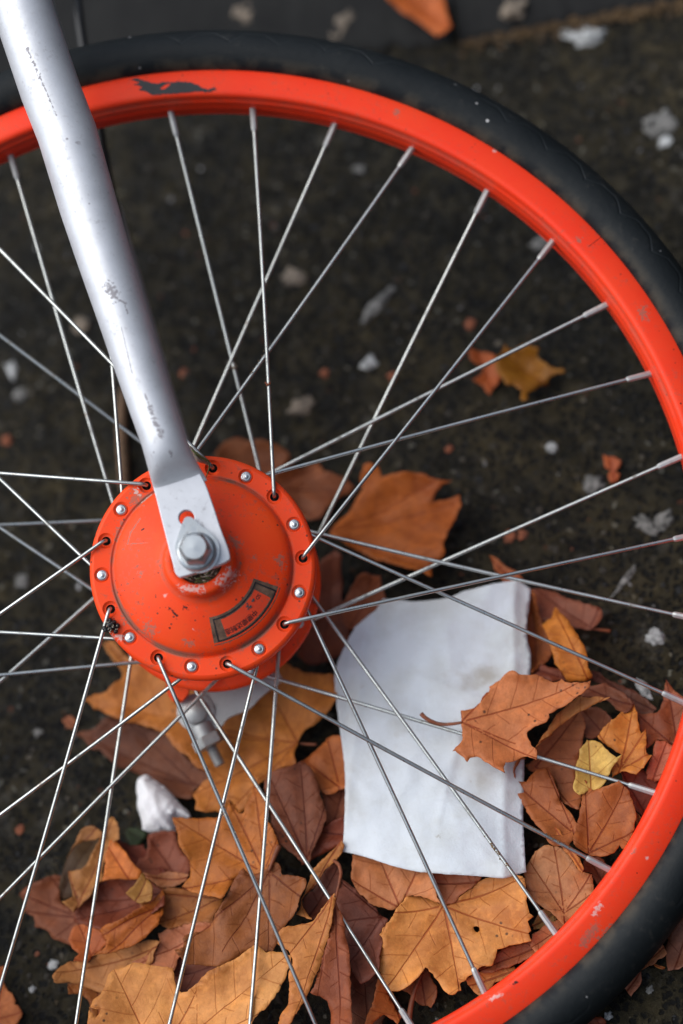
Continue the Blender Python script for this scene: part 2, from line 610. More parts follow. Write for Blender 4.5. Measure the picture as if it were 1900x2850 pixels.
def fill(outline, sp, holes=(), jit=.3, rng=RNG):
    """Triangles inside a closed outline with a fine inner grid: points, triangles."""
    loops = [np.array(outline)] + [np.array(h) for h in holes]
    B = np.concatenate(loops)
    edges, k = [], 0
    for l in loops:
        edges += [(k + i, k + (i + 1) % len(l)) for i in range(len(l))]
        k += len(l)
    lo, hi = B.min(0), B.max(0)
    g = []
    row = 0
    y = lo[1]
    while y < hi[1]:
        x = lo[0] + (sp / 2 if row % 2 else 0)
        while x < hi[0]:
            g.append((x + rng.uniform(-jit, jit) * sp, y + rng.uniform(-jit, jit) * sp))
            x += sp
        y += sp * .87
        row += 1
    if g:
        g = np.array(g)
        ok = np.zeros(len(g), bool)
        for l in loops:
            ok ^= inside(l, g[:, 0], g[:, 1])
        g = g[ok]
    if len(g):
        dmin = np.min(np.linalg.norm(g[:, None, :] - B[None, :, :], axis=2), axis=1)
        g = g[dmin > sp * .45]
        P = np.concatenate([B, g])
    else:
        P = B
    r = delaunay_2d_cdt([Vector(p) for p in P], edges, [], 0, 1e-5)
    Q = np.array([tuple(v) for v in r[0]])
    T = np.array([tuple(f) for f in r[2] if len(f) == 3])
    c = Q[T].mean(1)
    ok = np.zeros(len(T), bool)
    for l in loops:
        ok ^= inside(l, c[:, 0], c[:, 1])
    return Q, T[ok], len(B)


def onto(Q, h, f):
    """Points Q of the plane z = h slid along the sight lines onto the surface z = h + f(x, y)."""
    V = np.concatenate([Q, np.full((len(Q), 1), float(h))], 1)
    D = V - CAM
    for _ in range(5):
        z = np.maximum(h + f(V[:, 0], V[:, 1]), 0.6)
        V = CAM + D * ((z - CAM[2]) / D[:, 2])[:, None]
    return V


def vnoise(X, Y, wl, seed):
    return np.array([noise.noise(Vector((x / wl + seed * 3.71, y / wl - seed * 1.93, seed * 7.77))) for x, y in zip(X, Y)])


def seg_dist(P, a, b):
    ab = b - a
    k = np.clip(((P - a) @ ab) / (ab @ ab), 0, 1)
    return np.linalg.norm(P - a - k[:, None] * ab, axis=1)


M_LEAF = leaf_mat()
NLEAF = [0]


def blade(name, tile, pts, col, h, veins=None, tilt=(0, 0), cup=3, fold=0, wav=2.2, parent=None, holes=(), tooth=.7, seed=None, thick=.45, mat=None, sp=2.6, puff=1.2):
    """One leaf blade traced as a closed outline; it lies h mm above the ground, tilted, cupped, folded along its ribs and rippled."""
    NLEAF[0] += 1
    seed = seed or NLEAF[0]
    rng = random.Random(seed)
    G = np.array([ground(*px(tile, p), h)[:2] for p in pts])
    area = abs(sum(G[i - 1][0] * G[i][1] - G[i][0] * G[i - 1][1] for i in range(len(G)))) / 2
    O = smooth_outline(G, 1.4)
    nx = vnoise(O[:, 0], O[:, 1], 2.1, seed + .3) * tooth + vnoise(O[:, 0], O[:, 1], 5.5, seed + .9) * tooth * .9
    ny = vnoise(O[:, 0], O[:, 1], 2.1, seed + 5.3) * tooth + vnoise(O[:, 0], O[:, 1], 5.5, seed + 8.9) * tooth * .9
    O = O + np.stack([nx, ny], 1)
    HL = [smooth_outline([ground(*px(tile, p), h)[:2] for p in hh], .9) for hh in holes]
    if area < 500:
        sp = min(sp, 1.7)
    Q, T, nb = fill(O, sp, HL, rng=rng)
    c0 = Q.mean(0)
    L = math.sqrt(area) * .75 + 4
    if veins:
        o = ground(*px(tile, veins[0]), h)[:2]
        tips = [ground(*px(tile, p), h)[:2] for p in veins[1]]
    else:
        w, vv = np.linalg.eigh(np.cov((O - O.mean(0)).T))
        ax = vv[:, 1] * math.sqrt(w[1]) * 1.9
        o = O.mean(0) - ax
        tips = [O.mean(0) + ax]
    ribs = [(o, q) for q in tips]

    db = np.min(np.linalg.norm(Q[:, None, :] - O[None, ::2, :], axis=2), axis=1)
    rim = 3.4 * np.exp(-db / 4.0) * (.45 + 1.6 * vnoise(Q[:, 0], Q[:, 1], 17, seed + 31)) * min(1.0, L / 26)

    def surf(X, Y):
        P = np.stack([X, Y], 1)
        q = (P - c0) / L
        z = P[:, 0] * 0 + (P - c0) @ np.array(tilt) + cup * ((q ** 2).sum(1) - .5)
        d = np.min([seg_dist(P, a, b) for a, b in ribs], axis=0)
        z = z + fold * d / L - .45 * np.exp(-(d / 1.6) ** 2) + puff * np.clip(d / 9, 0, 1)
        z = z + rim + 1.6 * wav * vnoise(X, Y, 34, seed) * (.5 + (q ** 2).sum(1)) + .65 * wav * vnoise(X, Y, 13, seed + 50) + .3 * vnoise(X, Y, 5, seed + 80)
        return z
    V = onto(Q, h, surf)
    name_o = mesh_obj(name, V, [tuple(int(i) for i in q) for q in T], mat or M_LEAF, parent)
    me = name_o.data
    # rib coordinates of every face corner
    uvl = me.uv_layers.new(name='rib')
    Pc = V[T][:, :, :2].mean(1)
    dd = np.stack([seg_dist(Pc, a, b) for a, b in ribs])
    best = dd.argmin(0)
    if len(me.polygons) == len(T):
        data = np.zeros((len(me.loops), 2))
        lv = np.zeros(len(me.loops), int)
        me.loops.foreach_get('vertex_index', lv)
        ls = np.zeros(len(me.polygons), int)
        me.polygons.foreach_get('loop_start', ls)
        for fi in range(len(T)):
            a, b = ribs[best[fi]]
            u = (b - a) / np.linalg.norm(b - a)
            for k in range(3):
                li = ls[fi] + k
                r = V[lv[li]][:2] - a
                data[li] = (r @ u / 10, (r[0] * -u[1] + r[1] * u[0]) / 10)
        uvl.data.foreach_set('uv', data.ravel())
    bm = bmesh.new()
    bm.from_mesh(me)
    bmesh.ops.recalc_face_normals(bm, faces=bm.faces)
    if sum(f.normal.z for f in bm.faces) < 0:
        bmesh.ops.reverse_faces(bm, faces=bm.faces)
    bm.to_mesh(me)
    bm.free()
    sm = name_o.modifiers.new('thickness', 'SOLIDIFY')
    sm.thickness = thick * .001
    sm.offset = -1
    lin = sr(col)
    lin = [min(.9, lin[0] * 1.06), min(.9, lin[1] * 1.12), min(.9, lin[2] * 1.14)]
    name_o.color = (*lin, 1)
    return name_o


GROUP = 'fallen plane tree leaves'


def leaf(label, tile, pts, col, h, stem=None, stem_r=.75, flap=None, cat='leaf', group=GROUP, name='fallen_leaf', **kw):
    o = blade(name, tile, pts, col, h, **kw)
    tag(o, label, cat, group)
    if stem:
        mb = MB()
        P = [ground(*px(tile, (q[0], q[1])), h + (q[2] if len(q) > 2 else .6)) for q in stem]
        S2 = []
        for i in range(len(P) - 1):
            for k in range(5):
                S2.append(P[i] + (P[i + 1] - P[i]) * k / 5)
        S2.append(P[-1])
        S3 = [S2[0]] + [(S2[i - 1] + S2[i] + S2[i + 1]) / 3 for i in range(1, len(S2) - 1)] + [S2[-1]]
        mb.tube(S3, [stem_r * (.8 + .5 * i / len(S3)) for i in range(len(S3))], 7)
        mb.build('stalk', M['stalk'], o)
    if flap:
        ft, fp, fc, fh, fkw = flap
        blade('curled_edge', ft, fp, fc, fh, parent=o, **fkw)
    return o


def gp(tile, x, y):
    return tuple(ground(*px(tile, (x, y)), 32))


M = {
    'stalk': plain_mat('leaf stalk', sr((120, 62, 32)), .6, 300),
    'asphalt': asphalt_mat(),
    'grit': chip_mat(),
    'paper': paper_mat('paper tissue', (.72, .76, .79), [(gp('q6', 560, 800), gp('q6', 620, 760), 11, .55), (gp('q6', 480, 740), gp('q6', 700, 720), 5, .3), (gp('q6', 300, 960), gp('q6', 330, 1050), 16, .22), (gp('q8', 30, 60), gp('q8', 40, 190), 12, .3), (gp('q8', 640, 40), gp('q8', 700, 20), 9, .35), (gp('q6', 620, 480), gp('q6', 680, 600), 18, .16), (gp('q6', 250, 1010), gp('q6', 520, 960), 4, .3)]),
    'tissue': paper_mat('crumpled tissue', (.86, .85, .85)),
    'tyre': tyre_mat(),
    'dirt': plain_mat('packed dirt', (.10, .075, .045), .95, 500, .7, .8),
    'gum': plain_mat('black gum', (.008, .008, .008), .35, 600, .5, .8),
    'grass': plain_mat('dry grass', (.10, .13, .03), .7, 400, .4, .3),
    'straw': plain_mat('straw', (.42, .36, .27), .7, 400, .4, .3),
    'twig': plain_mat('twig bark', (.13, .075, .04), .85, 300, .5, .5),
    'black': plain_mat('black plastic', (.012, .012, .012), .45, 200, .3, .1),
    'hole': plain_mat('spoke hole', (.02, .014, .012), .9, 300, .3, .2),
    'pale': plain_mat('pale plaster', (.13, .125, .115), .95, 260, .85, .8),
    'whitechip': plain_mat('white chip', (.34, .345, .335), .9, 200, .7, .7),
    'stone': plain_mat('pale stone', (.17, .135, .10), .9, 110, .7, .6),
    'slab': plain_mat('pavement slab', (.0042, .0042, .0036), .92, 30, .9, .6),
    'brick': plain_mat('brick crumb', (.20, .06, .026), .9, 300, .4, .5),
}

# ------------------------------------------------------------------ the setting
mb = MB()
mb.add([(-15000, -15000, 0), (15000, -15000, 0), (15000, 15000, 0), (-15000, 15000, 0)], [(0, 1, 2, 3)])
tag(mb.build('ground', M['asphalt'], smooth=False), kind='structure')

def slab(p, q, seed):
    """A worn paving slab whose near edge runs from p to q."""
    mb = MB()
    ea, eb = ground(*px('q2', p), 0), ground(*px('q2', q), 0)
    u = (eb - ea) / np.linalg.norm(eb - ea)
    v = np.array([-u[1], u[0], 0])
    ns = 200
    edge = [ea + u * (np.linalg.norm(eb - ea) * k / ns) + v * (4.5 * noise.noise(Vector((k * .35, 3, seed))) + 1.6 * noise.noise(Vector((k * 1.3, 7, seed)))) for k in range(ns + 1)]
    top = [a + v * 1.0 + np.array([0, 0, 2.2]) for a in edge]
    lip = [a + v * 5.0 + np.array([0, 0, 3.6]) for a in edge]
    far = [a + v * 2600 + np.array([0, 0, 3.6]) for a in edge]
    mb.add(edge + top + lip + far, [(r * (ns + 1) + k, r * (ns + 1) + k + 1, (r + 1) * (ns + 1) + k + 1, (r + 1) * (ns + 1) + k) for r in range(3) for k in range(ns)])
    mb.add([edge[0], top[0], lip[0], far[0], far[0] * [1, 1, 0]], [(0, 1, 2, 3, 4)])
    mb.add([edge[-1], top[-1], lip[-1], far[-1], far[-1] * [1, 1, 0]], [(0, 1, 2, 3, 4)])
    tag(mb.build('pavement', M['slab']), kind='structure')


slab((545, 200), (4200, -500), 1)
slab((-4200, 620), (505, 208), 2)

# loose grit over the asphalt: far too much of it to count
rg = random.Random(11)
V, Fc, tone = [], [], []
ico = bmesh.new()
bmesh.ops.create_icosphere(ico, subdivisions=1, radius=1)
iv = [tuple(q.co) for q in ico.verts]
ifc = [tuple(q.index for q in f.verts) for f in ico.faces]
ico.free()
PAL = [((.006, .006, .006), .40), ((.024, .019, .012), .38), ((.06, .05, .035), .12), ((.12, .115, .11), .04), ((.13, .04, .016), .045), ((.36, .36, .36), .025)]
for i in range(3600):
    x, y = rg.uniform(-260, 310), rg.uniform(-290, 480)
    q = rg.random()
    acc = 0
    for c, w in PAL:
        acc += w
        if q < acc:
            break
    s = .45 + 1.5 * rg.random() ** 3.2 + (.5 if c[0] < .05 else 0)
    if c[0] > .15 and rg.random() < .12:
        s *= 1.9
    k = len(V)
    sx, sy, sz, ra = s * rg.uniform(.7, 1.5), s * rg.uniform(.7, 1.2), s * rg.uniform(.3, .6), rg.uniform(0, 6.3)
    for p in iv:
        f = rg.uniform(.75, 1.2)
        a, b = p[0] * sx * f, p[1] * sy * f
        V.append((x + a * math.cos(ra) - b * math.sin(ra), y + a * math.sin(ra) + b * math.cos(ra), max(-.3, p[2] * sz * f) + .1))
    Fc += [tuple(j + k for j in f) for f in ifc]
    g = rg.uniform(.7, 1.25)
    tone += [(c[0] * g, c[1] * g, c[2] * g, 1)] * len(iv)
o = mesh_obj('grit', V, Fc, M['grit'], smooth=False)
at = o.data.color_attributes.new('tone', 'FLOAT_COLOR', 'POINT')
at.data.foreach_set('color', np.array(tone).ravel())
tag(o, kind='stuff')
V, Fc, tone = [], [], []
for i in range(420):
    q = rg.random()
    p = ground(*px('q2', (560 + 1000 * q + rg.gauss(0, 30), 200 - 195 * q + abs(rg.gauss(0, 26)) - 8)), 0)
    s, ra, g = rg.uniform(.8, 3.2), rg.uniform(0, 6.3), rg.uniform(.5, 1.4)
    k = len(V)
    for a, r in ((0, 1), (1.4, .5), (2.9, 1.1), (4.4, .6)):
        V.append((p[0] + s * r * math.cos(a + ra), p[1] + s * r * math.sin(a + ra), .5 + rg.uniform(0, 2.2)))
    Fc.append((k, k + 1, k + 2, k + 3))
    tone += [(.075 * g, .042 * g, .014 * g, 1)] * 4
o = mesh_obj('leaf_litter', V, Fc, M['grit'], smooth=False)
at = o.data.color_attributes.new('tone', 'FLOAT_COLOR', 'POINT')
at.data.foreach_set('color', np.array(tone).ravel())
tag(o, kind='stuff')

# ------------------------------------------------------------------ the bicycle's front wheel and fork
bike = bpy.data.objects.new('bicycle', None)
COL.objects.link(bike)
m = Matrix.Identity(4)
for i in range(3):
    for j in range(3):
        m[i][j] = W3[i][j]
m[2][3] = H0 * .001
bike.matrix_world = m
tag(bike, 'bicycle lying tilted with orange spoked front wheel, orange hub and silver fork', 'bicycle')


def wp(tile, x, y, z):
    return tuple(wheel(tile, x, y, z))


ORANGE = (.90, .043, .013)
rim_grey = [(wp('q8', 1165, 735, 13), wp('q8', 1110, 805, 13), 4.2, 1.2), (wp('q2', 255, 515, 13), wp('q2', 256, 520, 13), 2.6, 2.0), (wp('q4', 1385, 250, 13), wp('q4', 1390, 270, 13), 4.0, 2.0),
            (wp('q2', 1085, 1100, 13), wp('q2', 1090, 1105, 13), 2.4, 2), (wp('q8', 1350, 375, 14), wp('q8', 1335, 392, 14), 1.3, 1.5), (wp('q8', 1240, 720, 13), wp('q8', 1180, 785, 13), 1.1, 3)]
rim_white = [(wp('q8', 1188, 630, 13), wp('q8', 1158, 668, 13), 1.9, 2.0), (wp('q8', 690, 1064, 14), wp('q8', 732, 1040, 14), 1.6, 1.6), (wp('q8', 1403, 414, 13), wp('q8', 1404, 415, 13), 1.6, .5), (wp('q2', 700, 697, 12), wp('q2', 703, 697, 12), 1.4, 1)]
rim_dark = [(wp('q8', 780, 990, 14), wp('q8', 805, 988, 14), .9, 3), (wp('q2', 1135, 1135, 13), wp('q2', 1195, 1085, 13), .35, .5), (wp('q4', 1557, 680, 13), wp('q4', 1558, 681, 13), .9, .5), (wp('q8', 1357, 483, 13), wp('q8', 1358, 484, 13), .6, .5)]
M['rim'] = paint_mat('orange rim paint', ORANGE, rim_grey, rim_white, rim_dark, dirt=.42, rough=.34, grooves=[(244.4, 1.0, .4), (260.4, 1.1, .6)])
hub_grey = [(wp('h', 282, 638, 38), wp('h', 300, 568, 38), .8, 1), (wp('h', 300, 568, 38), wp('h', 360, 480, 38), .8, 1), (wp('h', 284, 640, 38), wp('h', 412, 641, 38), .55, 1), (wp('h', 935, 610, 46), wp('h', 955, 640, 46), 4.6, 1.6),
            (wp('h', 1225, 740, 36), wp('h', 1240, 765, 36), 3, 2.6), (wp('h', 1072, 735, 38), wp('h', 1073, 736, 38), 2, 2), (wp('h', 365, 830, 37), wp('h', 370, 836, 37), 1.8, 2), (wp('h', 270, 1085, 33), wp('h', 275, 1130, 33), 2.2, 3),
            (wp('h', 330, 360, 33), wp('h', 350, 330, 33), 5, 2.6), (wp('h', 410, 1165, 34), wp('h', 430, 1185, 34), 4, 3.2), (wp('h', 690, 1270, 33), wp('h', 640, 1250, 33), 1.8, 3), (wp('h', 240, 500, 33), wp('h', 205, 620, 33), 1.6, 3)]
hub_white = [(wp('h', 620, 908, 54), wp('h', 735, 918, 54), 2.6, 2.4), (wp('h', 868, 876, 54), wp('h', 925, 815, 54), 3.6, 2.0), (wp('h', 517, 963, 43), wp('h', 518, 964, 43), 1.8, 1), (wp('h', 200, 1216, 33), wp('h', 238, 1214, 33), 2.2, 2.4), (wp('h', 690, 1172, 38), wp('h', 705, 1186, 38), .6, 1.5), (wp('h', 340, 310, 33), wp('h', 346, 300, 33), 2, 3), (wp('h', 370, 378, 33), wp('h', 428, 330, 33), .8, 1)]
hub_dark = [(wp('h', 545, 1043, 40), wp('h', 592, 1088, 40), 1.0, 1.6), (wp('h', 640, 1043, 40), wp('h', 660, 1043, 40), 1.3, 2.4), (wp('h', 372, 550, 39), wp('h', 382, 552, 39), 1.0, 1.6), (wp('h', 545, 1165, 38), wp('h', 546, 1166, 38), .9, 1)]
M['hub'] = paint_mat('orange hub paint', (.86, .055, .009), hub_grey, hub_white, hub_dark, dirt=.8, grooves=[(43.7, 1.7, .85), (18.6, 1.6, .35)], rough=.46)
M['zinc'] = metal_mat('zinc spoke wire', (.50, .52, .49), .27, .95, .85, 210, rust=.6, grimecol=(.10, .08, .055))
M['nipple'] = metal_mat('zinc nipple', (.48, .49, .47), .45, .75, .9, 500, rust=.3, grimecol=(.20, .18, .15))
M['rivet'] = metal_mat('spoke head steel', (.62, .64, .65), .3, .9, .5, 900)
fork_marks = [(wp('q3', 503, 155, 77), wp('q3', 530, 195, 77), 3.4, 2.6), (wp('q3', 530, 200, 77), wp('q3', 580, 226, 77), 1.0, 1.6), (wp('q3', 575, 228, 77), wp('q3', 590, 270, 77), .6, 2),
              (wp('q3', 560, 335, 77), wp('q3', 582, 430, 77), .38, .6), (wp('q3', 582, 430, 77), wp('q3', 608, 545, 77), .5, .8), (wp('q3', 690, 700, 76), wp('q3', 742, 835, 76), 2.0, 2.2), (wp('q3', 668, 640, 76), wp('q3', 690, 700, 76), .6, 2),
              (wp('q1', 130, 240, 78), wp('q1', 190, 370, 78), .9, 3.2), (wp('q1', 190, 370, 78), wp('q1', 265, 545, 78), .5, 2.4), (wp('q1', 313, 652, 78), wp('q1', 314, 653, 78), 1.0, .4), (wp('q1', 362, 668, 78), wp('q1', 366, 672, 78), 1.5, 1), (wp('q1', 414, 946, 78), wp('q1', 415, 947, 78), .8, .5),
              (wp('q3', 785, 910, 70), wp('q3', 792, 930, 70), 1.0, 1.8), (wp('q3', 712, 913, 70), wp('q3', 714, 916, 70), .7, 1)]
M['fork'] = metal_mat('silver fork paint', (.66, .675, .70), .46, .42, .4, 340, marks=fork_marks, grimecol=(.16, .14, .15))
M['nut'] = metal_mat('galvanised nut', (.47, .50, .51), .34, .85, .6, 400, grimecol=(.16, .13, .11))
M['steel'] = metal_mat('dull brake steel', (.44, .45, .44), .48, .8, .6, 300, rust=.2, grimecol=(.14, .12, .09))

# tyre and rim
mb = MB()
half = [(259.2, 11.4), (261, 14.4), (264.5, 16.6), (269, 17.4), (274, 16.6), (279, 13.6), (282.4, 9), (284.2, 4), (284.6, 0)]
mb.lathe(half + [(r, -z) for r, z in half[-2::-1]], 360, closed=True)
mb.build('tyre', M['tyre'], bike)
mb = MB()
half = [(261.0, 10.2), (260.2, 11.6), (258.9, 12.5), (248.6, 14.2), (247.0, 14.3), (245.7, 13.7), (245.1, 12.6), (244.9, 10.4), (244.6, 9.6), (243.6, 8.8), (243.4, 8.0), (243.9, 6.8), (243.9, 5.2), (243.2, 4.0)]
mb.lathe(half + [(r, -z) for r, z in half[::-1]], 360, closed=True)
rim = mb.build('rim', M['rim'], bike, sharp=50)


def rim_face(tile, x, y, lift=.14):
    z = 13.4
    for _ in range(4):
        p = wheel(tile, x, y, z)
        z = 12.5 + (258.9 - math.hypot(p[0], p[1])) * .165 + lift
    return wheel(tile, x, y, z)


patch = [(600, 366), (625, 359), (650, 366), (690, 378), (722, 384), (752, 376), (790, 377), (830, 374), (872, 378), (905, 390), (925, 402), (950, 409), (985, 400), (993, 409), (978, 418), (900, 420), (830, 428), (760, 431), (690, 433), (672, 420), (634, 414), (655, 400), (612, 388), (640, 378)]
hole = [(734, 408), (752, 392), (786, 381), (775, 394), (748, 410)]
O2 = smooth_outline(patch, 3.0)
O2 = O2 + np.array([(5 * noise.noise(Vector((p[0] / 9, p[1] / 9, 2))) + 3 * noise.noise(Vector((p[0] / 4, p[1] / 4, 3))), 4 * noise.noise(Vector((p[0] / 9, p[1] / 9, 9))) + 3 * noise.noise(Vector((p[0] / 4, p[1] / 4, 8)))) for p in O2])
Q, T, nb = fill(O2, 9, [smooth_outline(hole, 4)])
Vf = [rim_face('q1', p[0], p[1]) for p in Q]
Vb = [p - np.array([0, 0, .2]) for p in Vf]
mesh_obj('worn_patch', Vf + Vb, [tuple(int(i) for i in q) for q in T] + [tuple(int(i) + len(Vf) for i in q[::-1]) for q in T], M['black'], rim)

# hub
CONE = [(0, 49.0), (11.0, 49.4), (11.4, 53.6), (12.3, 54.6), (15.4, 54.7), (16.8, 53.4), (17.4, 49.4), (18.6, 47.0), (22, 45.9), (28, 43.6), (34, 41.0), (39, 38.5), (41.4, 36.9), (42.8, 35.2), (43.3, 33.2), (43.8, 32.7), (44.6, 33.3)]


def cone_z(r):
    return float(np.interp(r, [q[0] for q in CONE], [q[1] for q in CONE]))


RH, FZ, RZ = 48.7, 33.3, -20.2
bB = BA - math.pi / 18
hole_ang = [bB - math.radians(40 + 40 * k) for k in range(9)]
head_ang = [bB - math.radians(20 + 40 * k) for k in range(9)]
mb = MB()
mb.lathe(CONE, 144)
flange = [(52.7, 33.3), (53.9, 32.8), (54.7, 31.6), (55, 30), (55, 28.5), (54.6, 27), (53.4, 26), (52, 25.7), (46.5, 25.4), (44.6, 23.6), (44.2, 20), (44.2, -16), (45, -19), (46.5, -20), (52.6, RZ), (54.2, -20.9), (55, -22.4), (55, -25), (54.2, -26.8), (52.6, -27.5), (45, -28), (41, -30)]
mb.lathe(flange, 144)
circ = lambda r, n, c=(0, 0): np.array([(c[0] + r * math.cos(2 * math.pi * k / n), c[1] + r * math.sin(2 * math.pi * k / n)) for k in range(n)])
holes = [circ(3.9, 20, (RH * math.cos(a), RH * math.sin(a))) for a in hole_ang + head_ang]
Q, T, nb = fill(circ(52.7, 144), 4.0, [circ(44.6, 144)] + holes)
mb.add([(p[0], p[1], FZ) for p in Q], [tuple(int(i) for i in q) for q in T])
for k, a in enumerate(hole_ang + head_ang):
    c = (RH * math.cos(a), RH * math.sin(a), 0)
    mb.lathe([(3.9, FZ), (3.55, FZ - .35), (3.2, FZ - 1.1), (2.2, FZ - 1.25)], 20, centre=c)
    mb.lathe([(2.2, FZ - 1.25), (2.0, FZ - 3.5), (.01, FZ - 3.6)], 20, centre=c, mi=1)
hub = mb.build('hub_shell', [M['hub'], M['hole']], bike, sharp=60)

# dirt packed into the hub's collar, with a few green and straw coloured blades
ac = np.array(wp('d', 452, 1272, 65.0))
mb = MB()
Q, T, nb = fill(circ(11.2, 40), 1.0)
mb.add([(p[0], p[1], 49.6 + 2.6 * abs(noise.noise(Vector((p[0] * .3, p[1] * .3, 4)))) + 1.8 * noise.noise(Vector((p[0] * .9, p[1] * .9, 1))) + .5) for p in Q], [tuple(int(i) for i in q) for q in T])
for k in range(46):
    a, r = rg.uniform(-2.6, -.2), rg.uniform(7, 11.5)
    p = np.array([r * math.cos(a), r * math.sin(a), 51.5 + rg.uniform(0, 2.2)])
    d = np.array([-math.sin(a) + rg.uniform(-.5, .5), math.cos(a) + rg.uniform(-.5, .5), rg.uniform(-.2, .25)]) * rg.uniform(1.5, 4)
    mb.tube([p, p + d * .5 + np.array([0, 0, .3]), p + d], [.22, .3, .12], 5, mi=1 + (k % 3 == 0))
mb.build('packed_dirt', [M['dirt'], M['straw'], M['grass']], hub)

# the recessed maker's plate with its frame line and lettering
mb = MB()


def sector(r0, r1, a0, a1, lift, mi, nr=6, na=40):
    V, Fc = [], []
    for i in range(nr + 1):
        r = r0 + (r1 - r0) * i / nr
        for k in range(na + 1):
            a = math.radians(a0 + (a1 - a0) * k / na)
            V.append((r * math.cos(a), r * math.sin(a), cone_z(r) + lift))
    for i in range(nr):
        for k in range(na):
            Fc.append((i * (na + 1) + k, i * (na + 1) + k + 1, (i + 1) * (na + 1) + k + 1, (i + 1) * (na + 1) + k))
    mb.add(V, Fc, mi)


LR0, LR1, LA0, LA1 = 26.6, 39.6, 7.6, -56.5
M['platedirt'] = plain_mat('dirty plate edge', (.12, .068, .042), .75, 260, .55, .3)
M['plate'] = paint_mat('orange plate paint', (.72, .060, .022), (), (), (), dirt=1.0, rough=.5)
M['ink'] = plain_mat('black ink', (.012, .010, .012), .5, 300, .3, .1)
sector(LR0, LR1, LA0, LA1, .05, 0)
fr0, fr1, fa0, fa1 = LR0 + 1.5, LR1 - 1.6, LA0 - 3.2, LA1 + 3.4
sector(fr0 + .8, fr1 - .8, fa0 - 6.5, fa1 + 7.0, .11, 1)
w = .42
sector(fr0 - w, fr0 + w * .6, fa0, fa1, .15, 2, 1)
sector(fr1 - w * .6, fr1 + w, fa0, fa1, .15, 2, 1)
sector(fr0 - w, fr1 + w, fa0 + .4, fa0 - .8, .16, 2, 6, 1)
sector(fr0 - w, fr1 + w, fa1 + .8, fa1 - .4, .16, 2, 6, 1)


def letters(body, size, r, a_mid, spread=1.0):
    """Lettering whose tops point outwards, read clockwise, centred on the angle a_mid (degrees)."""
    cu = bpy.data.curves.new('t', 'FONT')
    cu.body = body
    cu.size = size
    cu.align_x = 'CENTER'
    cu.space_character = spread
    cu.offset = size * .012
    cu.resolution_u = 2
    o = bpy.data.objects.new('t', cu)
    COL.objects.link(o)
    bpy.context.view_layer.update()
    me = o.evaluated_get(bpy.context.evaluated_depsgraph_get()).to_mesh()
    V, Fc = [tuple(q.co) for q in me.vertices], [tuple(p.vertices) for p in me.polygons]
    out = []
    for x, y, _ in V:
        a = math.radians(a_mid) - x / r
        out.append(((r + y) * math.cos(a), (r + y) * math.sin(a), cone_z(r + y) + .2))
    mb.add(out, Fc, 2)
    o.to_mesh_clear()
    bpy.data.objects.remove(o)


pa, pb = wheel('l', 965, 640, 40.5), wheel('l', 400, 975, 40.5)
ra, aa, ab_ = math.hypot(pa[0], pa[1]), math.degrees(math.atan2(pa[1], pa[0])), math.degrees(math.atan2(pb[1], pb[0]))
letters('中國顺达制造', 2.95, 34.0, (aa + ab_) / 2, 1.0)
ps = wheel('l', 1055, 430, 41.5)
pd = wheel('l', 925, 470, 42)
pl = wheel('l', 800, 555, 42)
letters('SD', 2.3, 31.2, math.degrees(math.atan2(ps[1], ps[0])))
for q, sz in ((pd, 1.0),):
    mb.lathe([(.01, cone_z(30.6) + .2), (sz * .62, cone_z(30.6) + .2), (sz * .95, cone_z(30.6) + .18)], 14, centre=(30.6 * q[0] / math.hypot(q[0], q[1]), 30.6 * q[1] / math.hypot(q[0], q[1]), 0), mi=2)
for dx, dy, sz in ((0, 0, .75), (1.3, .35, .85), (.9, -1.0, .5), (-.5, 1.0, .4)):
    c = np.array([pl[0], pl[1]]) * 30.4 / math.hypot(pl[0], pl[1]) + np.array([dx, dy])
    zz = cone_z(np.linalg.norm(c)) + .22
    mb.lathe([(.01, zz), (sz, zz - .01)], 9, centre=(c[0], c[1], 0), mi=2)
mb.build('information_plate', [M['platedirt'], M['plate'], M['ink']], hub, smooth=False)

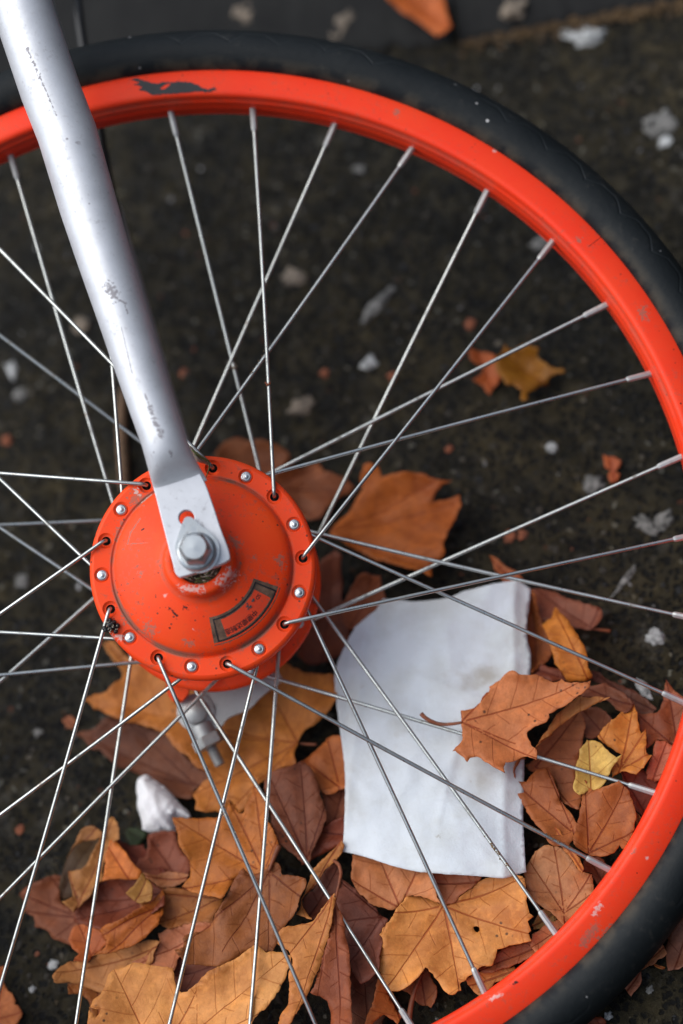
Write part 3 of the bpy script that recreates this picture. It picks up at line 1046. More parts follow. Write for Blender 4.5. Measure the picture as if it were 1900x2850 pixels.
# spokes: nine through each side of each flange, thirty-six in all
nip_seen = {0: (390, 255), 1: (580, 246), 2: (768, 282), 3: (947, 342), 4: (1117, 435), 5: (1275, 548), 6: (1403, 690), 7: (1507, 853), 8: (1574, 1043), 12: (1515, 1824), 13: (1412, 2006), 14: (1282, 2150), 15: (1117, 2288), 34: (28, 365)}
head_prof = [(2.75, 0), (2.75, .5), (2.4, 1.15), (1.75, 1.35), (1.6, 1.2), (1.1, 1.25), (.9, 1.5), (.01, 1.55)]
SP_V = {}
for i in range(36):
    ang = BA - i * math.pi / 18
    if i in nip_seen:
        q = wheel('d', *nip_seen[i], 2.0)
        ang = math.atan2(q[1], q[0])
    front = i % 2 == 1
    outer = (i % 4) in (0, 1)
    ha = BA - i * math.pi / 18 + math.radians(40 if not outer else -40) * (1 if True else 1)
    if front and outer:
        ha = BA - i * math.pi / 18 + math.radians(62)
    elif front:
        ha = BA - i * math.pi / 18 - math.radians(-40)
    # outer spokes lead one way round, inner spokes the other
    ha = BA - i * math.pi / 18 + math.radians(-40 if outer else 40)
    hc = np.array([RH * math.cos(ha), RH * math.sin(ha), 0])
    rp = np.array([244.2 * math.cos(ang), 244.2 * math.sin(ang), 2.0 if front else -2.0])
    if front:
        z0, z1, z2 = (FZ - 3.2, FZ + .4, FZ + 2.2) if outer else (26.5, 24.8, 23.6)
    else:
        z0, z1, z2 = (-27.0, -28.4, -29.6) if outer else (-21, -18.8, -17.6)
    d = rp - hc
    d[2] = 0
    d /= np.linalg.norm(d)
    e = hc + d * 2.6 + np.array([0, 0, z2])
    path = [hc + np.array([0, 0, z0]), hc + np.array([0, 0, z1]), hc + d * .9 + np.array([0, 0, z1 + (z2 - z1) * .75]), e]
    sd = (rp - e) / np.linalg.norm(rp - e)
    L = np.linalg.norm(rp - e)
    side = np.cross(sd, [0, 0, 1])
    bow = rg.uniform(-.6, .6)
    for k in range(1, 9):
        path.append(e + sd * L * k / 8.6 + side * bow * math.sin(math.pi * k / 8.6))
    path.append(e + sd * (L - 3))
    mb = MB()
    mb.tube(path, .98, 10)
    sp = mb.build('spoke', M['zinc'], bike)
    mb = MB()
    d2 = path[-1] - path[-2]
    d2 /= np.linalg.norm(d2)
    base = path[-1] + d2 * 4
    mb.tube([base, base - d2 * 3.5, base - d2 * 13, base - d2 * 14.2, base - d2 * 15], [1.75, 1.7, 1.6, 1.5, 1.05], 8)
    mb.build('nipple', M['nipple'], sp, sharp=35)
    if not outer and front:
        mb = MB()
        mb.lathe([(r, FZ - 1.2 + z) for r, z in head_prof], 20, centre=(hc[0], hc[1], 0))
        mb.build('spoke_head', M['rivet'], sp, sharp=50)
    if outer and not front:
        mb = MB()
        mb.lathe([(r, RZ + z) for r, z in head_prof], 16, centre=(hc[0], hc[1], 0))
        mb.build('spoke_head', M['rivet'], sp, sharp=50)
    SP_V[i] = (e, rp)


def on_spoke(i, tile, x, y):
    """The point of a spoke's wire nearest to a sight line, in the wheel's frame, with the wire's direction."""
    e, rp = SP_V[i]
    sx, sy = px(tile, (x, y))
    r = RW.T @ camray(sx, sy)
    u = (rp - e) / np.linalg.norm(rp - e)
    w0 = e - CW
    a, b, c, d, f = u @ u, u @ r, r @ r, u @ w0, r @ w0
    s = (b * f - c * d) / (a * c - b * b)
    return e + u * s, u


def to_world(p):
    q = W3 @ np.array(p)
    return q + np.array([0, 0, H0])


# fork blades: a round tube flattened at its end into a plate
secs = [(-150, -380, 142, 68.5), (-45, -60, 140, 68.5), (0, 84, 138, 68.5), (50, 232, 139, 68.5), (88, 328, 138, 68.5), (137, 488, 134, 68.5), (171, 588, 128, 68.5), (224, 738, 117, 68.5), (276, 888, 108, 68.6), (311, 985, 104, 68.4),
        (325, 1023, 103, 68.2), (333, 1052, 105, 67.6), (340, 1078, 109, 66.2), (345, 1097, 113, 64.2), (350, 1114, 117, 62.1), (354, 1128, 121, 61.0), (358, 1142, 124, 60.9)]
hts = [None] * 10 + [1.0, .97, .88, .70, .45, .2, .19]


def fork(zmap, mat, slim=1.0):
    mb = MB()
    n = 40
    rings = []
    for k, (xl, yl, w, zc) in enumerate(secs):
        pl_, pr_ = wheel('d', xl, yl, zc), wheel('d', xl + .95 * w, yl - .31 * w, zc)
        c = (pl_ + pr_) / 2
        ax = (pr_ - pl_) / 2
        a = np.linalg.norm(ax)
        ax /= a
        a *= slim
        b = a * .98 if hts[k] is None else 10.9 * hts[k]
        ex = 2.0 if hts[k] is None or hts[k] > .8 else 2.0 + 2.2 * (1 - hts[k])
        ring = []
        for j in range(n):
            th = 2 * math.pi * j / n
            cs, sn = math.cos(th), math.sin(th)
            xx = a * math.copysign(abs(cs) ** (2 / ex), cs)
            zz = b * math.copysign(abs(sn) ** (2 / ex), sn)
            dent = 0
            if k >= 10 and zz > 0:
                dent = 0
            p = c + ax * xx
            ring.append((p[0], p[1], zmap(zc + zz - dent)))
        rings.append(ring)
    V = [p for r in rings for p in r]
    Fc = [(i * n + k, i * n + (k + 1) % n, (i + 1) * n + (k + 1) % n, (i + 1) * n + k) for i in range(len(rings) - 1) for k in range(n)]
    Fc.append(tuple(range(n)))
    Fc.append(tuple((len(rings) - 1) * n + k for k in range(n)))
    mb.add(V, Fc)
    return mb


fb = fork(lambda z: z, M['fork']).build('fork_blade', M['fork'], bike, sharp=70)
# the flat end plate with its slot
PZ = 63.5
plate = [(345, 1098), (353, 1124), (376, 1215), (398, 1300), (403, 1318), (412, 1326), (424, 1323), (518, 1291), (528, 1284), (527, 1272), (507, 1215), (489, 1160), (470, 1108), (458, 1085), (400, 1075)]
O3 = smooth_outline([wheel('d', x, y, PZ)[:2] for x, y in plate], 1.2, 40)
s0 = wheel('d', 428, 1189, PZ)[:2]
Q, T, nb = fill(O3, 2.6, [circ(3.7, 24, s0)])
nq = len(Q)
mb = MB()
top, bot = [(p[0], p[1], PZ) for p in Q], [(p[0], p[1], PZ - 4.8) for p in Q]
Fc = [tuple(int(i) for i in q) for q in T] + [tuple(int(i) + nq for i in q[::-1]) for q in T]
no = len(O3)
for (s_, e_) in ((0, no), (no, no + 24)):
    k_ = e_ - s_
    Fc += [(s_ + i, s_ + (i + 1) % k_, nq + s_ + (i + 1) % k_, nq + s_ + i) for i in range(k_)]
mb.add(top + bot, Fc)
dp = mb.build('dropout', M['fork'], fb, sharp=40)
bv = dp.modifiers.new('edge', 'BEVEL')
bv.width = .0009
bv.segments = 3
bv.limit_method = 'ANGLE'
bv.angle_limit = math.radians(60)
fb2 = fork(lambda z: -z + 2, M['fork'], .74).build('fork_blade', M['fork'], bike, sharp=70)
# crown joining the blades above the tyre, beyond the view
c1, c2 = np.array(wp('d', -120, -330, 68.5)), np.array(wp('d', -12, -330, 68.5))
cc = (c1 + c2) / 2
mb = MB()
mb.tube([cc * [1, 1, 0] + [0, 0, 72], cc * [1, 1, 0] + [0, 0, 40], cc * [1, 1, 0], cc * [1, 1, 0] + [0, 0, -40], cc * [1, 1, 0] + [0, 0, -70]], [15, 17, 19, 17, 15], 20)
mb.build('fork_crown', M['fork'], bike)
# brake cable behind the fork
mb = MB()
mb.tube([wp('d', 170, -60, -45), wp('d', 184, 60, -45), wp('d', 200, 170, -45), wp('d', 228, 300, -45), wp('d', 250, 420, -45), wp('d', 300, 640, -48), wp('d', 390, 1000, -55), wp('d', 450, 1500, -62)], 2.6, 10)
mb.build('brake_cable', M['black'], bike)

# axle end: tabbed washer, flanged nut
tw = [(640, 470), (662, 466), (690, 478), (716, 505), (760, 540), (818, 588), (848, 640), (852, 690), (838, 745), (800, 792), (740, 816), (672, 806), (620, 770), (590, 720), (575, 660), (590, 600), (612, 530), (628, 488)]
O4 = smooth_outline([wheel('h', x, y, 65)[:2] for x, y in tw], 1.0, 60)
Q, T, nb = fill(O4, 2.4)
nq = len(Q)
mb = MB()
mb.add([(p[0], p[1], 65.2) for p in Q] + [(p[0], p[1], PZ + .05) for p in Q], [tuple(int(i) for i in q) for q in T] + [tuple(int(i) + nq for i in q[::-1]) for q in T] + [(i, (i + 1) % len(O4), nq + (i + 1) % len(O4), nq + i) for i in range(len(O4))])
wz = mb.build('tab_washer', M['nut'], bike, sharp=40)
nc = np.array([*wheel('h', 708, 682, 67)[:2], 0])
mb = MB()
mb.lathe([(9.3, 65.3), (9.4, 66.0), (9.0, 67.2), (7.9, 67.9), (6, 68)], 48, centre=nc)
V, Fc = [], []
rings = [(7.75, 67.6), (7.75, 78.4), (5.6, 80.3), (.01, 80.5)]
n = 48
for r, z in rings:
    for k in range(n):
        a = 2 * math.pi * k / n + .45
        hx = math.cos(math.pi / 6) / math.cos((a - .45) % (math.pi / 3) - math.pi / 6)
        rr = r * (hx if r > 6 else 1)
        if r > 6:
            rr = min(rr, r * .985)
        V.append((nc[0] + rr * math.cos(a), nc[1] + rr * math.sin(a), z))
for i in range(3):
    for k in range(n):
        Fc.append((i * n + k, i * n + (k + 1) % n, (i + 1) * n + (k + 1) % n, (i + 1) * n + k))
mb.add(V, Fc)
mb.build('axle_nut', M['nut'], bike, sharp=22)

# brake drum, arm and adjuster behind the hub, rear axle end
mb = MB()
mb.lathe([(41.5, -28), (40.5, -30), (40.5, -45), (38, -47.5), (12, -48), (12, -56), (7, -57), (7, -72), (.01, -73)], 96)
mb.build('brake_drum', M['hub'], bike, sharp=50)


def slab_part(pts, z0, z1, name, mat, parent, tile='d'):
    O = smooth_outline([wheel(tile, x, y, z1)[:2] for x, y in pts], 1.5, 45)
    Q, T, nb = fill(O, 4)
    k = len(Q)
    b = MB()
    b.add([(p[0], p[1], z1) for p in Q] + [(p[0], p[1], z0) for p in Q], [tuple(int(i) for i in q) for q in T] + [tuple(int(i) + k for i in q[::-1]) for q in T] + [(i, (i + 1) % len(O), k + (i + 1) % len(O), k + i) for i in range(len(O))])
    return b.build(name, mat, parent, sharp=40)


slab_part([(380, 1560), (430, 1560), (432, 1590), (416, 1612), (398, 1612), (386, 1598)], -46, -40, 'drum_lug', M['hub'], bike)
arm = slab_part([(408, 1626), (424, 1602), (460, 1590), (520, 1560), (640, 1545), (650, 1562), (600, 1600), (572, 1628), (520, 1652), (508, 1668), (470, 1680), (428, 1672), (410, 1652)], -54, -50, 'brake_arm', M['steel'], bike)
bc = wheel('d', 449, 1636, -50)
mb = MB()
mb.lathe([(9.6, -50), (9.6, -48.4), (6.6, -48.2), (6.4, -44.6), (5.5, -43.8), (.01, -43.6)], 28, centre=(bc[0], bc[1], 0))
mb.build('anchor_bolt', M['steel'], arm, sharp=40)
A, B = wheel('d', 446, 1640, -50), wheel('d', 506, 1758, -50)
ax = (B - A) / np.linalg.norm(B - A)
L = np.linalg.norm(B - A)
mb = MB()
mb.lathe([(6.0, L * .22), (6.0, L * .45), (5.2, L * .47)], 20, centre=A, axis=ax)
mb.lathe([(8.0, L * .44), (8.4, L * .46), (8.4, L * .62), (7.6, L * .64), (3, L * .645)], 6, centre=A, axis=ax)
thread = []
zt = L * .6
while zt < L:
    thread += [(3.0, zt), (2.6, zt + .5)]
    zt += 1.0
mb.lathe(thread + [(2.4, L), (.01, L + .3)], 16, centre=A, axis=ax)
mb.build('cable_adjuster', M['steel'], arm, sharp=40)

# ------------------------------------------------------------------ fallen leaves, each one a thing of its own
# beside and behind the hub
leaf('brown leaf half hidden above the hub, its ragged rim pointing up between two spokes', 8, [(90, 160), (150, 95), (215, 70), (270, 92), (330, 82), (390, 98), (430, 112), (470, 140), (500, 165), (492, 200), (470, 230), (440, 290), (300, 330), (150, 260)], (132, 74, 38), 7, cup=5, tilt=(-.05, .08))
leaf('curled brown leaf just beyond the upper edge of the hub, with parallel furrows', 8, [(390, 300), (470, 240), (530, 232), (570, 250), (610, 222), (650, 205), (672, 232), (690, 262), (730, 262), (770, 285), (815, 305), (850, 345), (838, 368), (800, 385), (750, 420), (720, 446), (690, 480), (662, 515), (620, 526), (540, 495), (450, 425)], (134, 72, 36), 10, veins=((420, 360), [(840, 345), (650, 215), (640, 510)]), fold=5, cup=4, wav=4)
leaf('largest dark orange leaf, lying clear of the others between hub and paper', 8, [(722, 590), (762, 540), (812, 498), (850, 440), (880, 390), (905, 350), (885, 300), (895, 250), (905, 222), (945, 208), (985, 235), (1005, 290), (1030, 282), (1060, 272), (1140, 265), (1190, 268), (1235, 275), (1290, 302), (1350, 308), (1392, 312), (1330, 335), (1305, 360), (1285, 400), (1268, 432), (1310, 424), (1350, 418), (1390, 402), (1422, 390), (1432, 440), (1415, 490), (1390, 540), (1362, 590), (1345, 640), (1350, 700), (1320, 742), (1285, 768), (1276, 832), (1230, 806), (1180, 790), (1080, 765), (980, 740), (880, 690), (790, 640)], (172, 88, 26), 15, veins=((735, 596), [(1290, 310), (1420, 420), (1270, 815), (925, 225)]), cup=7, fold=7, wav=4)
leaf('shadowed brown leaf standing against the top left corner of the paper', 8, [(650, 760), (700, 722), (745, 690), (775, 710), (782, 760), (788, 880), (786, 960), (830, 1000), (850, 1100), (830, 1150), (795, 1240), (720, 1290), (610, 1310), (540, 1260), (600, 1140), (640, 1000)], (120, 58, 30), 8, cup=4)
leaf('rounded brown leaf tip rising behind the top left corner of the paper', 8, [(800, 970), (840, 890), (870, 835), (905, 808), (950, 826), (992, 832), (1002, 900), (1024, 952), (990, 1000), (940, 1080), (880, 1110), (820, 1120), (790, 1060)], (142, 74, 40), 13, cup=5)
# beneath the hub
leaf('dark brown leaf under the pale leaf below the hub, touching the white tissue', 5, [(180, 922), (240, 895), (310, 880), (370, 850), (420, 800), (480, 770), (560, 780), (640, 790), (760, 830), (900, 880), (1000, 920), (1060, 1030), (1120, 1090), (1210, 1170), (1340, 1245), (1360, 1320), (1290, 1370), (1232, 1400), (1200, 1480), (1100, 1470), (1000, 1450), (870, 1330), (700, 1250), (560, 1200), (450, 1105), (400, 1060), (330, 1045), (270, 980)], (104, 54, 27), 5, cup=4, veins=((1250, 1380), [(200, 920), (640, 800), (560, 1190)]))
leaf('wide pale tan leaf with branching veins spread under the hub and brake arm', 6, [(-751, 330), (-800, 400), (-871, 470), (-930, 520), (-981, 565), (-1060, 570), (-1161, 622), (-1090, 660), (-1060, 700), (-1000, 715), (-961, 742), (-860, 780), (-771, 812), (-680, 825), (-600, 850), (-511, 880), (-430, 920), (-380, 1000), (-330, 1060), (-241, 1112), (-180, 1200), (-90, 1240), (-70, 1300), (-120, 1350), (-160, 1400), (-200, 1445), (-170, 1520), (-180, 1585), (-80, 1600), (0, 1592), (70, 1622), (95, 1560), (125, 1498), (170, 1560), (210, 1612), (250, 1590), (300, 1500), (345, 1420), (375, 1340), (430, 1322), (500, 1260), (560, 1215), (640, 1190), (700, 1170), (692, 1110), (690, 1060), (718, 990), (750, 912), (800, 870), (860, 838), (920, 790), (965, 745), (1010, 680), (1046, 620), (1048, 520), (1032, 400), (800, 380), (560, 280), (200, 200), (-300, 220)], (186, 112, 46), 16, veins=((722, 1000), [(-1100, 630), (-200, 1450), (180, 1560), (500, 600), (-60, 900)]), cup=5, fold=3, wav=3, stem=[(722, 1000, 1), (800, 1008, 1), (880, 1010, 1)])
leaf('small tan leaf strip poking out at the lower left rim of the hub', 5, [(430, 120), (505, 100), (570, 170), (640, 250), (720, 300), (770, 332), (720, 390), (620, 425), (560, 330), (500, 250)], (176, 108, 48), 9, cup=3)
leaf('tiny orange leaf scrap on bare asphalt left of the brown leaf', 5, [(70, 800), (100, 770), (150, 760), (190, 800), (180, 880), (140, 870), (100, 835)], (150, 84, 46), 2, cup=2)
# the curled heap on the near left
leaf('pinkish brown leaf with an upturned lip directly under the crumpled tissue', 2, [(30, 392), (120, 360), (280, 360), (300, 470), (345, 540), (390, 600), (410, 660), (395, 740), (300, 800), (200, 800), (90, 790), (0, 740), (-80, 700), (-40, 600), (30, 560)], (140, 74, 50), 15, cup=5, flap=(2, [(-10, 722), (90, 730), (200, 716), (300, 722), (392, 738), (372, 775), (320, 815), (260, 836), (200, 846), (140, 838), (90, 806), (40, 770)], (158, 96, 58), 22, dict(cup=3, sp=2)))
leaf('dark green leaf scrap under the crumpled tissue', 1, [(1085, 345), (1130, 325), (1190, 325), (1240, 345), (1275, 400), (1240, 440), (1205, 485), (1150, 478), (1120, 440)], (48, 62, 28), 5, cup=2)
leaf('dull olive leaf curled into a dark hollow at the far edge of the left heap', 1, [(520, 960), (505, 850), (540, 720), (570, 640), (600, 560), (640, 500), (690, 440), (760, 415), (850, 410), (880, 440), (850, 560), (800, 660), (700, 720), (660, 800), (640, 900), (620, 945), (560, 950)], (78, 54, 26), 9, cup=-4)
leaf('tan leaf arched over the dark hollow, with two pointed lobes standing up', 1, [(575, 600), (610, 540), (655, 450), (700, 350), (740, 322), (820, 322), (872, 350), (882, 425), (850, 420), (800, 424), (735, 438), (690, 460), (640, 505)], (150, 96, 48), 24, cup=4, flap=(1, [(590, 705), (650, 704), (700, 695), (745, 650), (790, 570), (850, 460), (900, 380), (925, 300), (958, 240), (985, 226), (1010, 262), (1032, 350), (1030, 430), (970, 450), (940, 510), (900, 640), (885, 780), (810, 850), (790, 920), (705, 985), (650, 1062), (600, 1020), (540, 962), (600, 945), (638, 930), (630, 860), (604, 770)], (172, 114, 60), 22, dict(cup=4, fold=5, veins=((700, 1000), [(985, 240), (600, 710)]))))
leaf('jagged reddish brown leaf, leftmost of the left heap, reaching over bare asphalt', 1, [(168, 902), (220, 850), (280, 810), (360, 780), (440, 755), (500, 738), (535, 750), (520, 850), (515, 950), (560, 1000), (640, 1050), (690, 1020), (720, 1150), (680, 1260), (622, 1350), (540, 1320), (450, 1290), (400, 1205), (350, 1200), (308, 1188), (300, 1130), (265, 1085), (185, 1040), (215, 1015), (228, 985), (200, 940)], (130, 70, 40), 11, veins=((690, 1100), [(180, 905), (450, 760), (195, 1040), (460, 1280)]), cup=5, fold=-6, wav=3.5, tilt=(.06, 0))
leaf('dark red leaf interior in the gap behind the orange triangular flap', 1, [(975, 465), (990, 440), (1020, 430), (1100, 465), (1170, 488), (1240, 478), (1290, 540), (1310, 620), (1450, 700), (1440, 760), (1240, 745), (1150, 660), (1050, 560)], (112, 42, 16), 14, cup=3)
leaf('bright orange triangular leaf flap above the dark bowl shaped leaf', 1, [(885, 785), (905, 700), (915, 600), (935, 510), (955, 430), (1012, 412), (1040, 480), (1090, 540), (1150, 620), (1235, 712), (1210, 770), (1100, 775), (1000, 770)], (206, 114, 46), 25, cup=-2, wav=1.5)
leaf('bowl shaped leaf with a dark inside and rolled orange edge in the left heap', 1, [(640, 1140), (655, 1050), (705, 990), (790, 900), (890, 790), (950, 762), (1000, 751), (1100, 750), (1200, 756), (1300, 800), (1420, 880), (1430, 1000), (1300, 1080), (1100, 1150), (960, 1190), (870, 1212), (790, 1200), (720, 1180)], (116, 52, 28), 19, cup=7, fold=4, veins=((1420, 930), [(650, 1140), (760, 960)]), flap=(1, [(868, 1214), (920, 1178), (965, 1160), (1020, 1140), (1100, 1100), (1210, 1040), (1310, 975), (1370, 920), (1405, 872), (1432, 905), (1420, 1000), (1405, 1110), (1385, 1170), (1330, 1225), (1270, 1282), (1190, 1330), (1100, 1370), (980, 1410), (880, 1425), (780, 1442), (860, 1410), (908, 1370), (922, 1300), (895, 1270)], (170, 88, 28), 29, dict(cup=-3, fold=3, veins=((1400, 1000), [(900, 1270), (1000, 1390)]))))
leaf('small yellowish brown curl perched on the rim of the bowl shaped leaf', 1, [(1098, 890), (1130, 850), (1180, 812), (1215, 770), (1242, 715), (1270, 755), (1300, 795), (1335, 855), (1325, 920), (1310, 965), (1255, 975), (1205, 988), (1150, 950), (1118, 920)], (164, 112, 48), 33, cup=3, wav=1.5)
leaf('torn orange brown leaf piece crossed by a spoke under the bowl shaped leaf', 1, [(600, 1260), (640, 1190), (705, 1170), (790, 1195), (870, 1212), (900, 1250), (915, 1285), (925, 1340), (900, 1372), (880, 1412), (820, 1425), (790, 1470), (770, 1500), (700, 1490), (640, 1480), (690, 1420), (610, 1340)], (180, 92, 42), 21, cup=4, wav=3)
leaf('long pale tan leaf lobe pointing left out of the near heap', 1, [(460, 1605), (500, 1560), (580, 1502), (660, 1488), (780, 1508), (830, 1440), (900, 1400), (1100, 1370), (1250, 1320), (1360, 1305), (1395, 1320), (1345, 1410), (1325, 1500), (1240, 1520), (1150, 1512), (1090, 1560), (1050, 1610), (1000, 1700), (985, 1745), (940, 1765), (880, 1762), (760, 1722), (690, 1690), (600, 1668), (530, 1675), (480, 1670)], (182, 118, 64), 20, veins=((1350, 1400), [(470, 1610), (900, 1750)]), cup=5, fold=-4, wav=2.5)
leaf('tan brown leaf lobe with a straight vein beneath the long pale lobe', 1, [(596, 1690), (680, 1690), (760, 1712), (880, 1755), (1000, 1760), (1010, 1880), (1060, 2000), (1100, 2120), (860, 2120), (840, 2040), (828, 1975), (790, 1920), (775, 1850), (740, 1800), (680, 1778), (600, 1782)], (172, 104, 50), 14, veins=((860, 2120), [(850, 1760), (620, 1720)]), cup=3)
leaf('orange leaf with wavy edge alone on the asphalt, left of the heap', 1, [(-70, 1530), (-10, 1545), (32, 1530), (36, 1580), (18, 1625), (22, 1680), (45, 1725), (85, 1762), (120, 1800), (132, 1830), (118, 1862), (150, 1880), (182, 1925), (180, 1985), (150, 2040), (90, 2120), (-80, 2120)], (196, 112, 58), 4, cup=4, veins=((-60, 2000), [(30, 1560), (170, 1940)]))
# the middle of the near heap
leaf('mottled tan leaf lying beneath the veined orange leaf in the near heap', 2, [(-20, 840), (90, 850), (180, 852), (280, 855), (380, 850), (530, 880), (690, 920), (680, 980), (640, 1040), (600, 1110), (590, 1170), (480, 1165), (400, 1160), (300, 1180), (205, 1202), (150, 1170), (60, 1140), (-40, 1080)], (164, 98, 44), 20, cup=3, veins=((680, 940), [(330, 860), (160, 1160), (0, 900)]))
leaf('orange brown leaf with sharp lobes and dark veins beside the crumpled tissue', 2, [(245, 232), (340, 242), (430, 246), (520, 236), (600, 240), (660, 225), (705, 195), (725, 140), (745, 82), (785, 135), (832, 202), (858, 192), (890, 130), (930, 60), (965, -45), (1010, 0), (1062, 60), (1085, 150), (1072, 250), (1105, 310), (1132, 375), (1172, 450), (1150, 520), (1120, 590), (1080, 660), (1050, 720), (960, 770), (880, 730), (800, 760), (760, 830), (680, 935), (560, 920), (470, 900), (380, 862), (330, 842), (370, 790), (402, 735), (408, 640), (360, 560), (310, 470), (295, 380), (265, 300)], (178, 100, 36), 31, veins=((1050, 720), [(745, 90), (255, 240), (965, -40), (1168, 450), (360, 850)]), cup=4, fold=6, wav=3, tilt=(0, .02))
leaf('dark brown leaf right of the tissue, large and smooth, under a crossing spoke', 6, [(425, 1385), (440, 1310), (495, 1250), (560, 1216), (660, 1192), (762, 1164), (800, 1190), (835, 1235), (870, 1310), (892, 1372), (925, 1480), (950, 1560), (958, 1640), (940, 1725), (900, 1820), (860, 1900), (830, 1980), (800, 2060), (690, 1980), (600, 1905), (530, 1850), (485, 1760), (478, 1620), (440, 1560), (430, 1470)], (122, 64, 38), 27, veins=((800, 2020), [(480, 1300), (760, 1175), (930, 1640)]), cup=-3, fold=4, wav=3)
leaf('orange brown leaf arched upwards beside the left edge of the paper', 6, [(700, 1172), (740, 1155), (782, 1138), (830, 1100), (880, 1060), (930, 1000), (972, 955), (1020, 935), (1075, 930), (1160, 1000), (1200, 1180), (1200, 1370), (1080, 1410), (1000, 1442), (960, 1440), (930, 1422), (880, 1345), (845, 1275), (815, 1215), (762, 1162)], (182, 98, 44), 20, veins=((1090, 1400), [(980, 960), (780, 1150)]), cup=-3, fold=4)
leaf('pinkish brown leaf between the dark brown leaf and the left edge of the paper', 6, [(925, 1415), (1000, 1445), (1120, 1385), (1210, 1380), (1210, 1660), (1010, 1705), (950, 1705), (945, 1560)], (154, 84, 54), 17, cup=3)
leaf('red brown leaf with a thin raised edge tucked under the lower left of the paper', 3, [(38, 322), (90, 342), (180, 330), (300, 308), (400, 270), (500, 232), (620, 260), (640, 440), (500, 460), (400, 500), (300, 560), (210, 610), (130, 650), (100, 560), (150, 480), (160, 420), (100, 370)], (126, 54, 28), 24, cup=3, veins=((640, 400), [(50, 325), (140, 640)]))
leaf('narrow tan leaf strip curving down from the lower left corner of the paper', 3, [(80, 1082), (118, 1000), (130, 960), (152, 900), (168, 850), (190, 800), (215, 700), (260, 640), (320, 590), (400, 510), (475, 432), (492, 480), (470, 545), (420, 602), (380, 640), (330, 690), (285, 760), (240, 832), (185, 890), (150, 930), (132, 1000), (165, 1060), (212, 1132), (150, 1100)], (186, 116, 56), 29, cup=2, veins=((470, 450), [(140, 960)]))
leaf('dark brown leaf with an arching stalk, half under the tan strip', 3, [(130, 1010), (150, 925), (240, 836), (290, 760), (340, 690), (400, 642), (455, 655), (470, 770), (440, 900), (350, 1020), (270, 1100), (212, 1135)], (112, 54, 34), 23, cup=3, stem=[(410, 985, 13), (428, 900, 12), (452, 800, 12), (466, 720, 11), (450, 650, 10), (405, 612, 8)])
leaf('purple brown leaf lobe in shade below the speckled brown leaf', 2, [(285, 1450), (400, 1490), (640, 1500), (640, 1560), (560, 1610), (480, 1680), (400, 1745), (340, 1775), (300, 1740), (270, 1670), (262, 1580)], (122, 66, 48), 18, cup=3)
leaf('pinkish tan leaf showing left of the speckled brown leaf', 2, [(125, 1250), (200, 1215), (285, 1185), (420, 1165), (560, 1155), (620, 1180), (600, 1330), (400, 1400), (300, 1470), (270, 1570), (0, 1560), (-110, 1500), (60, 1420), (118, 1400), (130, 1330)], (190, 112, 74), 21, cup=3)
leaf('speckled brown leaf with rolled lobes at the centre of the near heap', 2, [(272, 1388), (340, 1360), (350, 1320), (338, 1296), (370, 1262), (410, 1242), (480, 1236), (560, 1200), (590, 1150), (640, 1050), (700, 960), (760, 840), (830, 715), (870, 678), (930, 740), (970, 762), (1015, 720), (1062, 688), (1120, 622), (1172, 640), (1190, 690), (1205, 735), (1300, 745), (1412, 760), (1415, 830), (1385, 890), (1360, 942), (1330, 1052), (1285, 1110), (1240, 1165), (1212, 1225), (1180, 1290), (1150, 1345), (1105, 1412), (1060, 1412), (1000, 1380), (930, 1395), (870, 1420), (800, 1470), (720, 1505), (640, 1532), (520, 1525), (400, 1512), (340, 1480), (300, 1440)], (142, 80, 38), 34, veins=((1090, 706), [(300, 1400), (1080, 1400), (1385, 950), (830, 1170)]), cup=4, fold=6, wav=3.5, stem=[(1090, 706, 1.5), (1130, 600, 3), (1180, 480, 3)], stem_r=1.1)
leaf('broad pale tan leaf at the near edge of the heap, crossed by three spokes', 2, [(-520, 2160), (-470, 1880), (-440, 1830), (-380, 1780), (-330, 1680), (-300, 1590), (-235, 1555), (-170, 1540), (-100, 1508), (60, 1530), (255, 1540), (262, 1620), (285, 1720), (330, 1772), (400, 1742), (450, 1690), (500, 1632), (560, 1585), (622, 1552), (730, 1505), (832, 1460), (880, 1420), (922, 1382), (960, 1355), (992, 1345), (1030, 1375), (1072, 1412), (1130, 1405), (1200, 1410), (1240, 1428), (1282, 1442), (1280, 1492), (1255, 1545), (1235, 1630), (1200, 1702), (1140, 1800), (1080, 1882), (1010, 1940), (965, 1985), (945, 2060), (940, 2160)], (216, 144, 76), 33, veins=((100, 2350), [(-250, 1560), (1285, 1450), (310, 2000), (960, 1990)]), cup=5, fold=4, wav=3, holes=[[(-505 + 28, 1890 + 2), (-440, 1900), (-405, 1910), (-375, 1905), (-400, 1960), (-425, 1985), (-450, 1940), (-470, 1925)]])
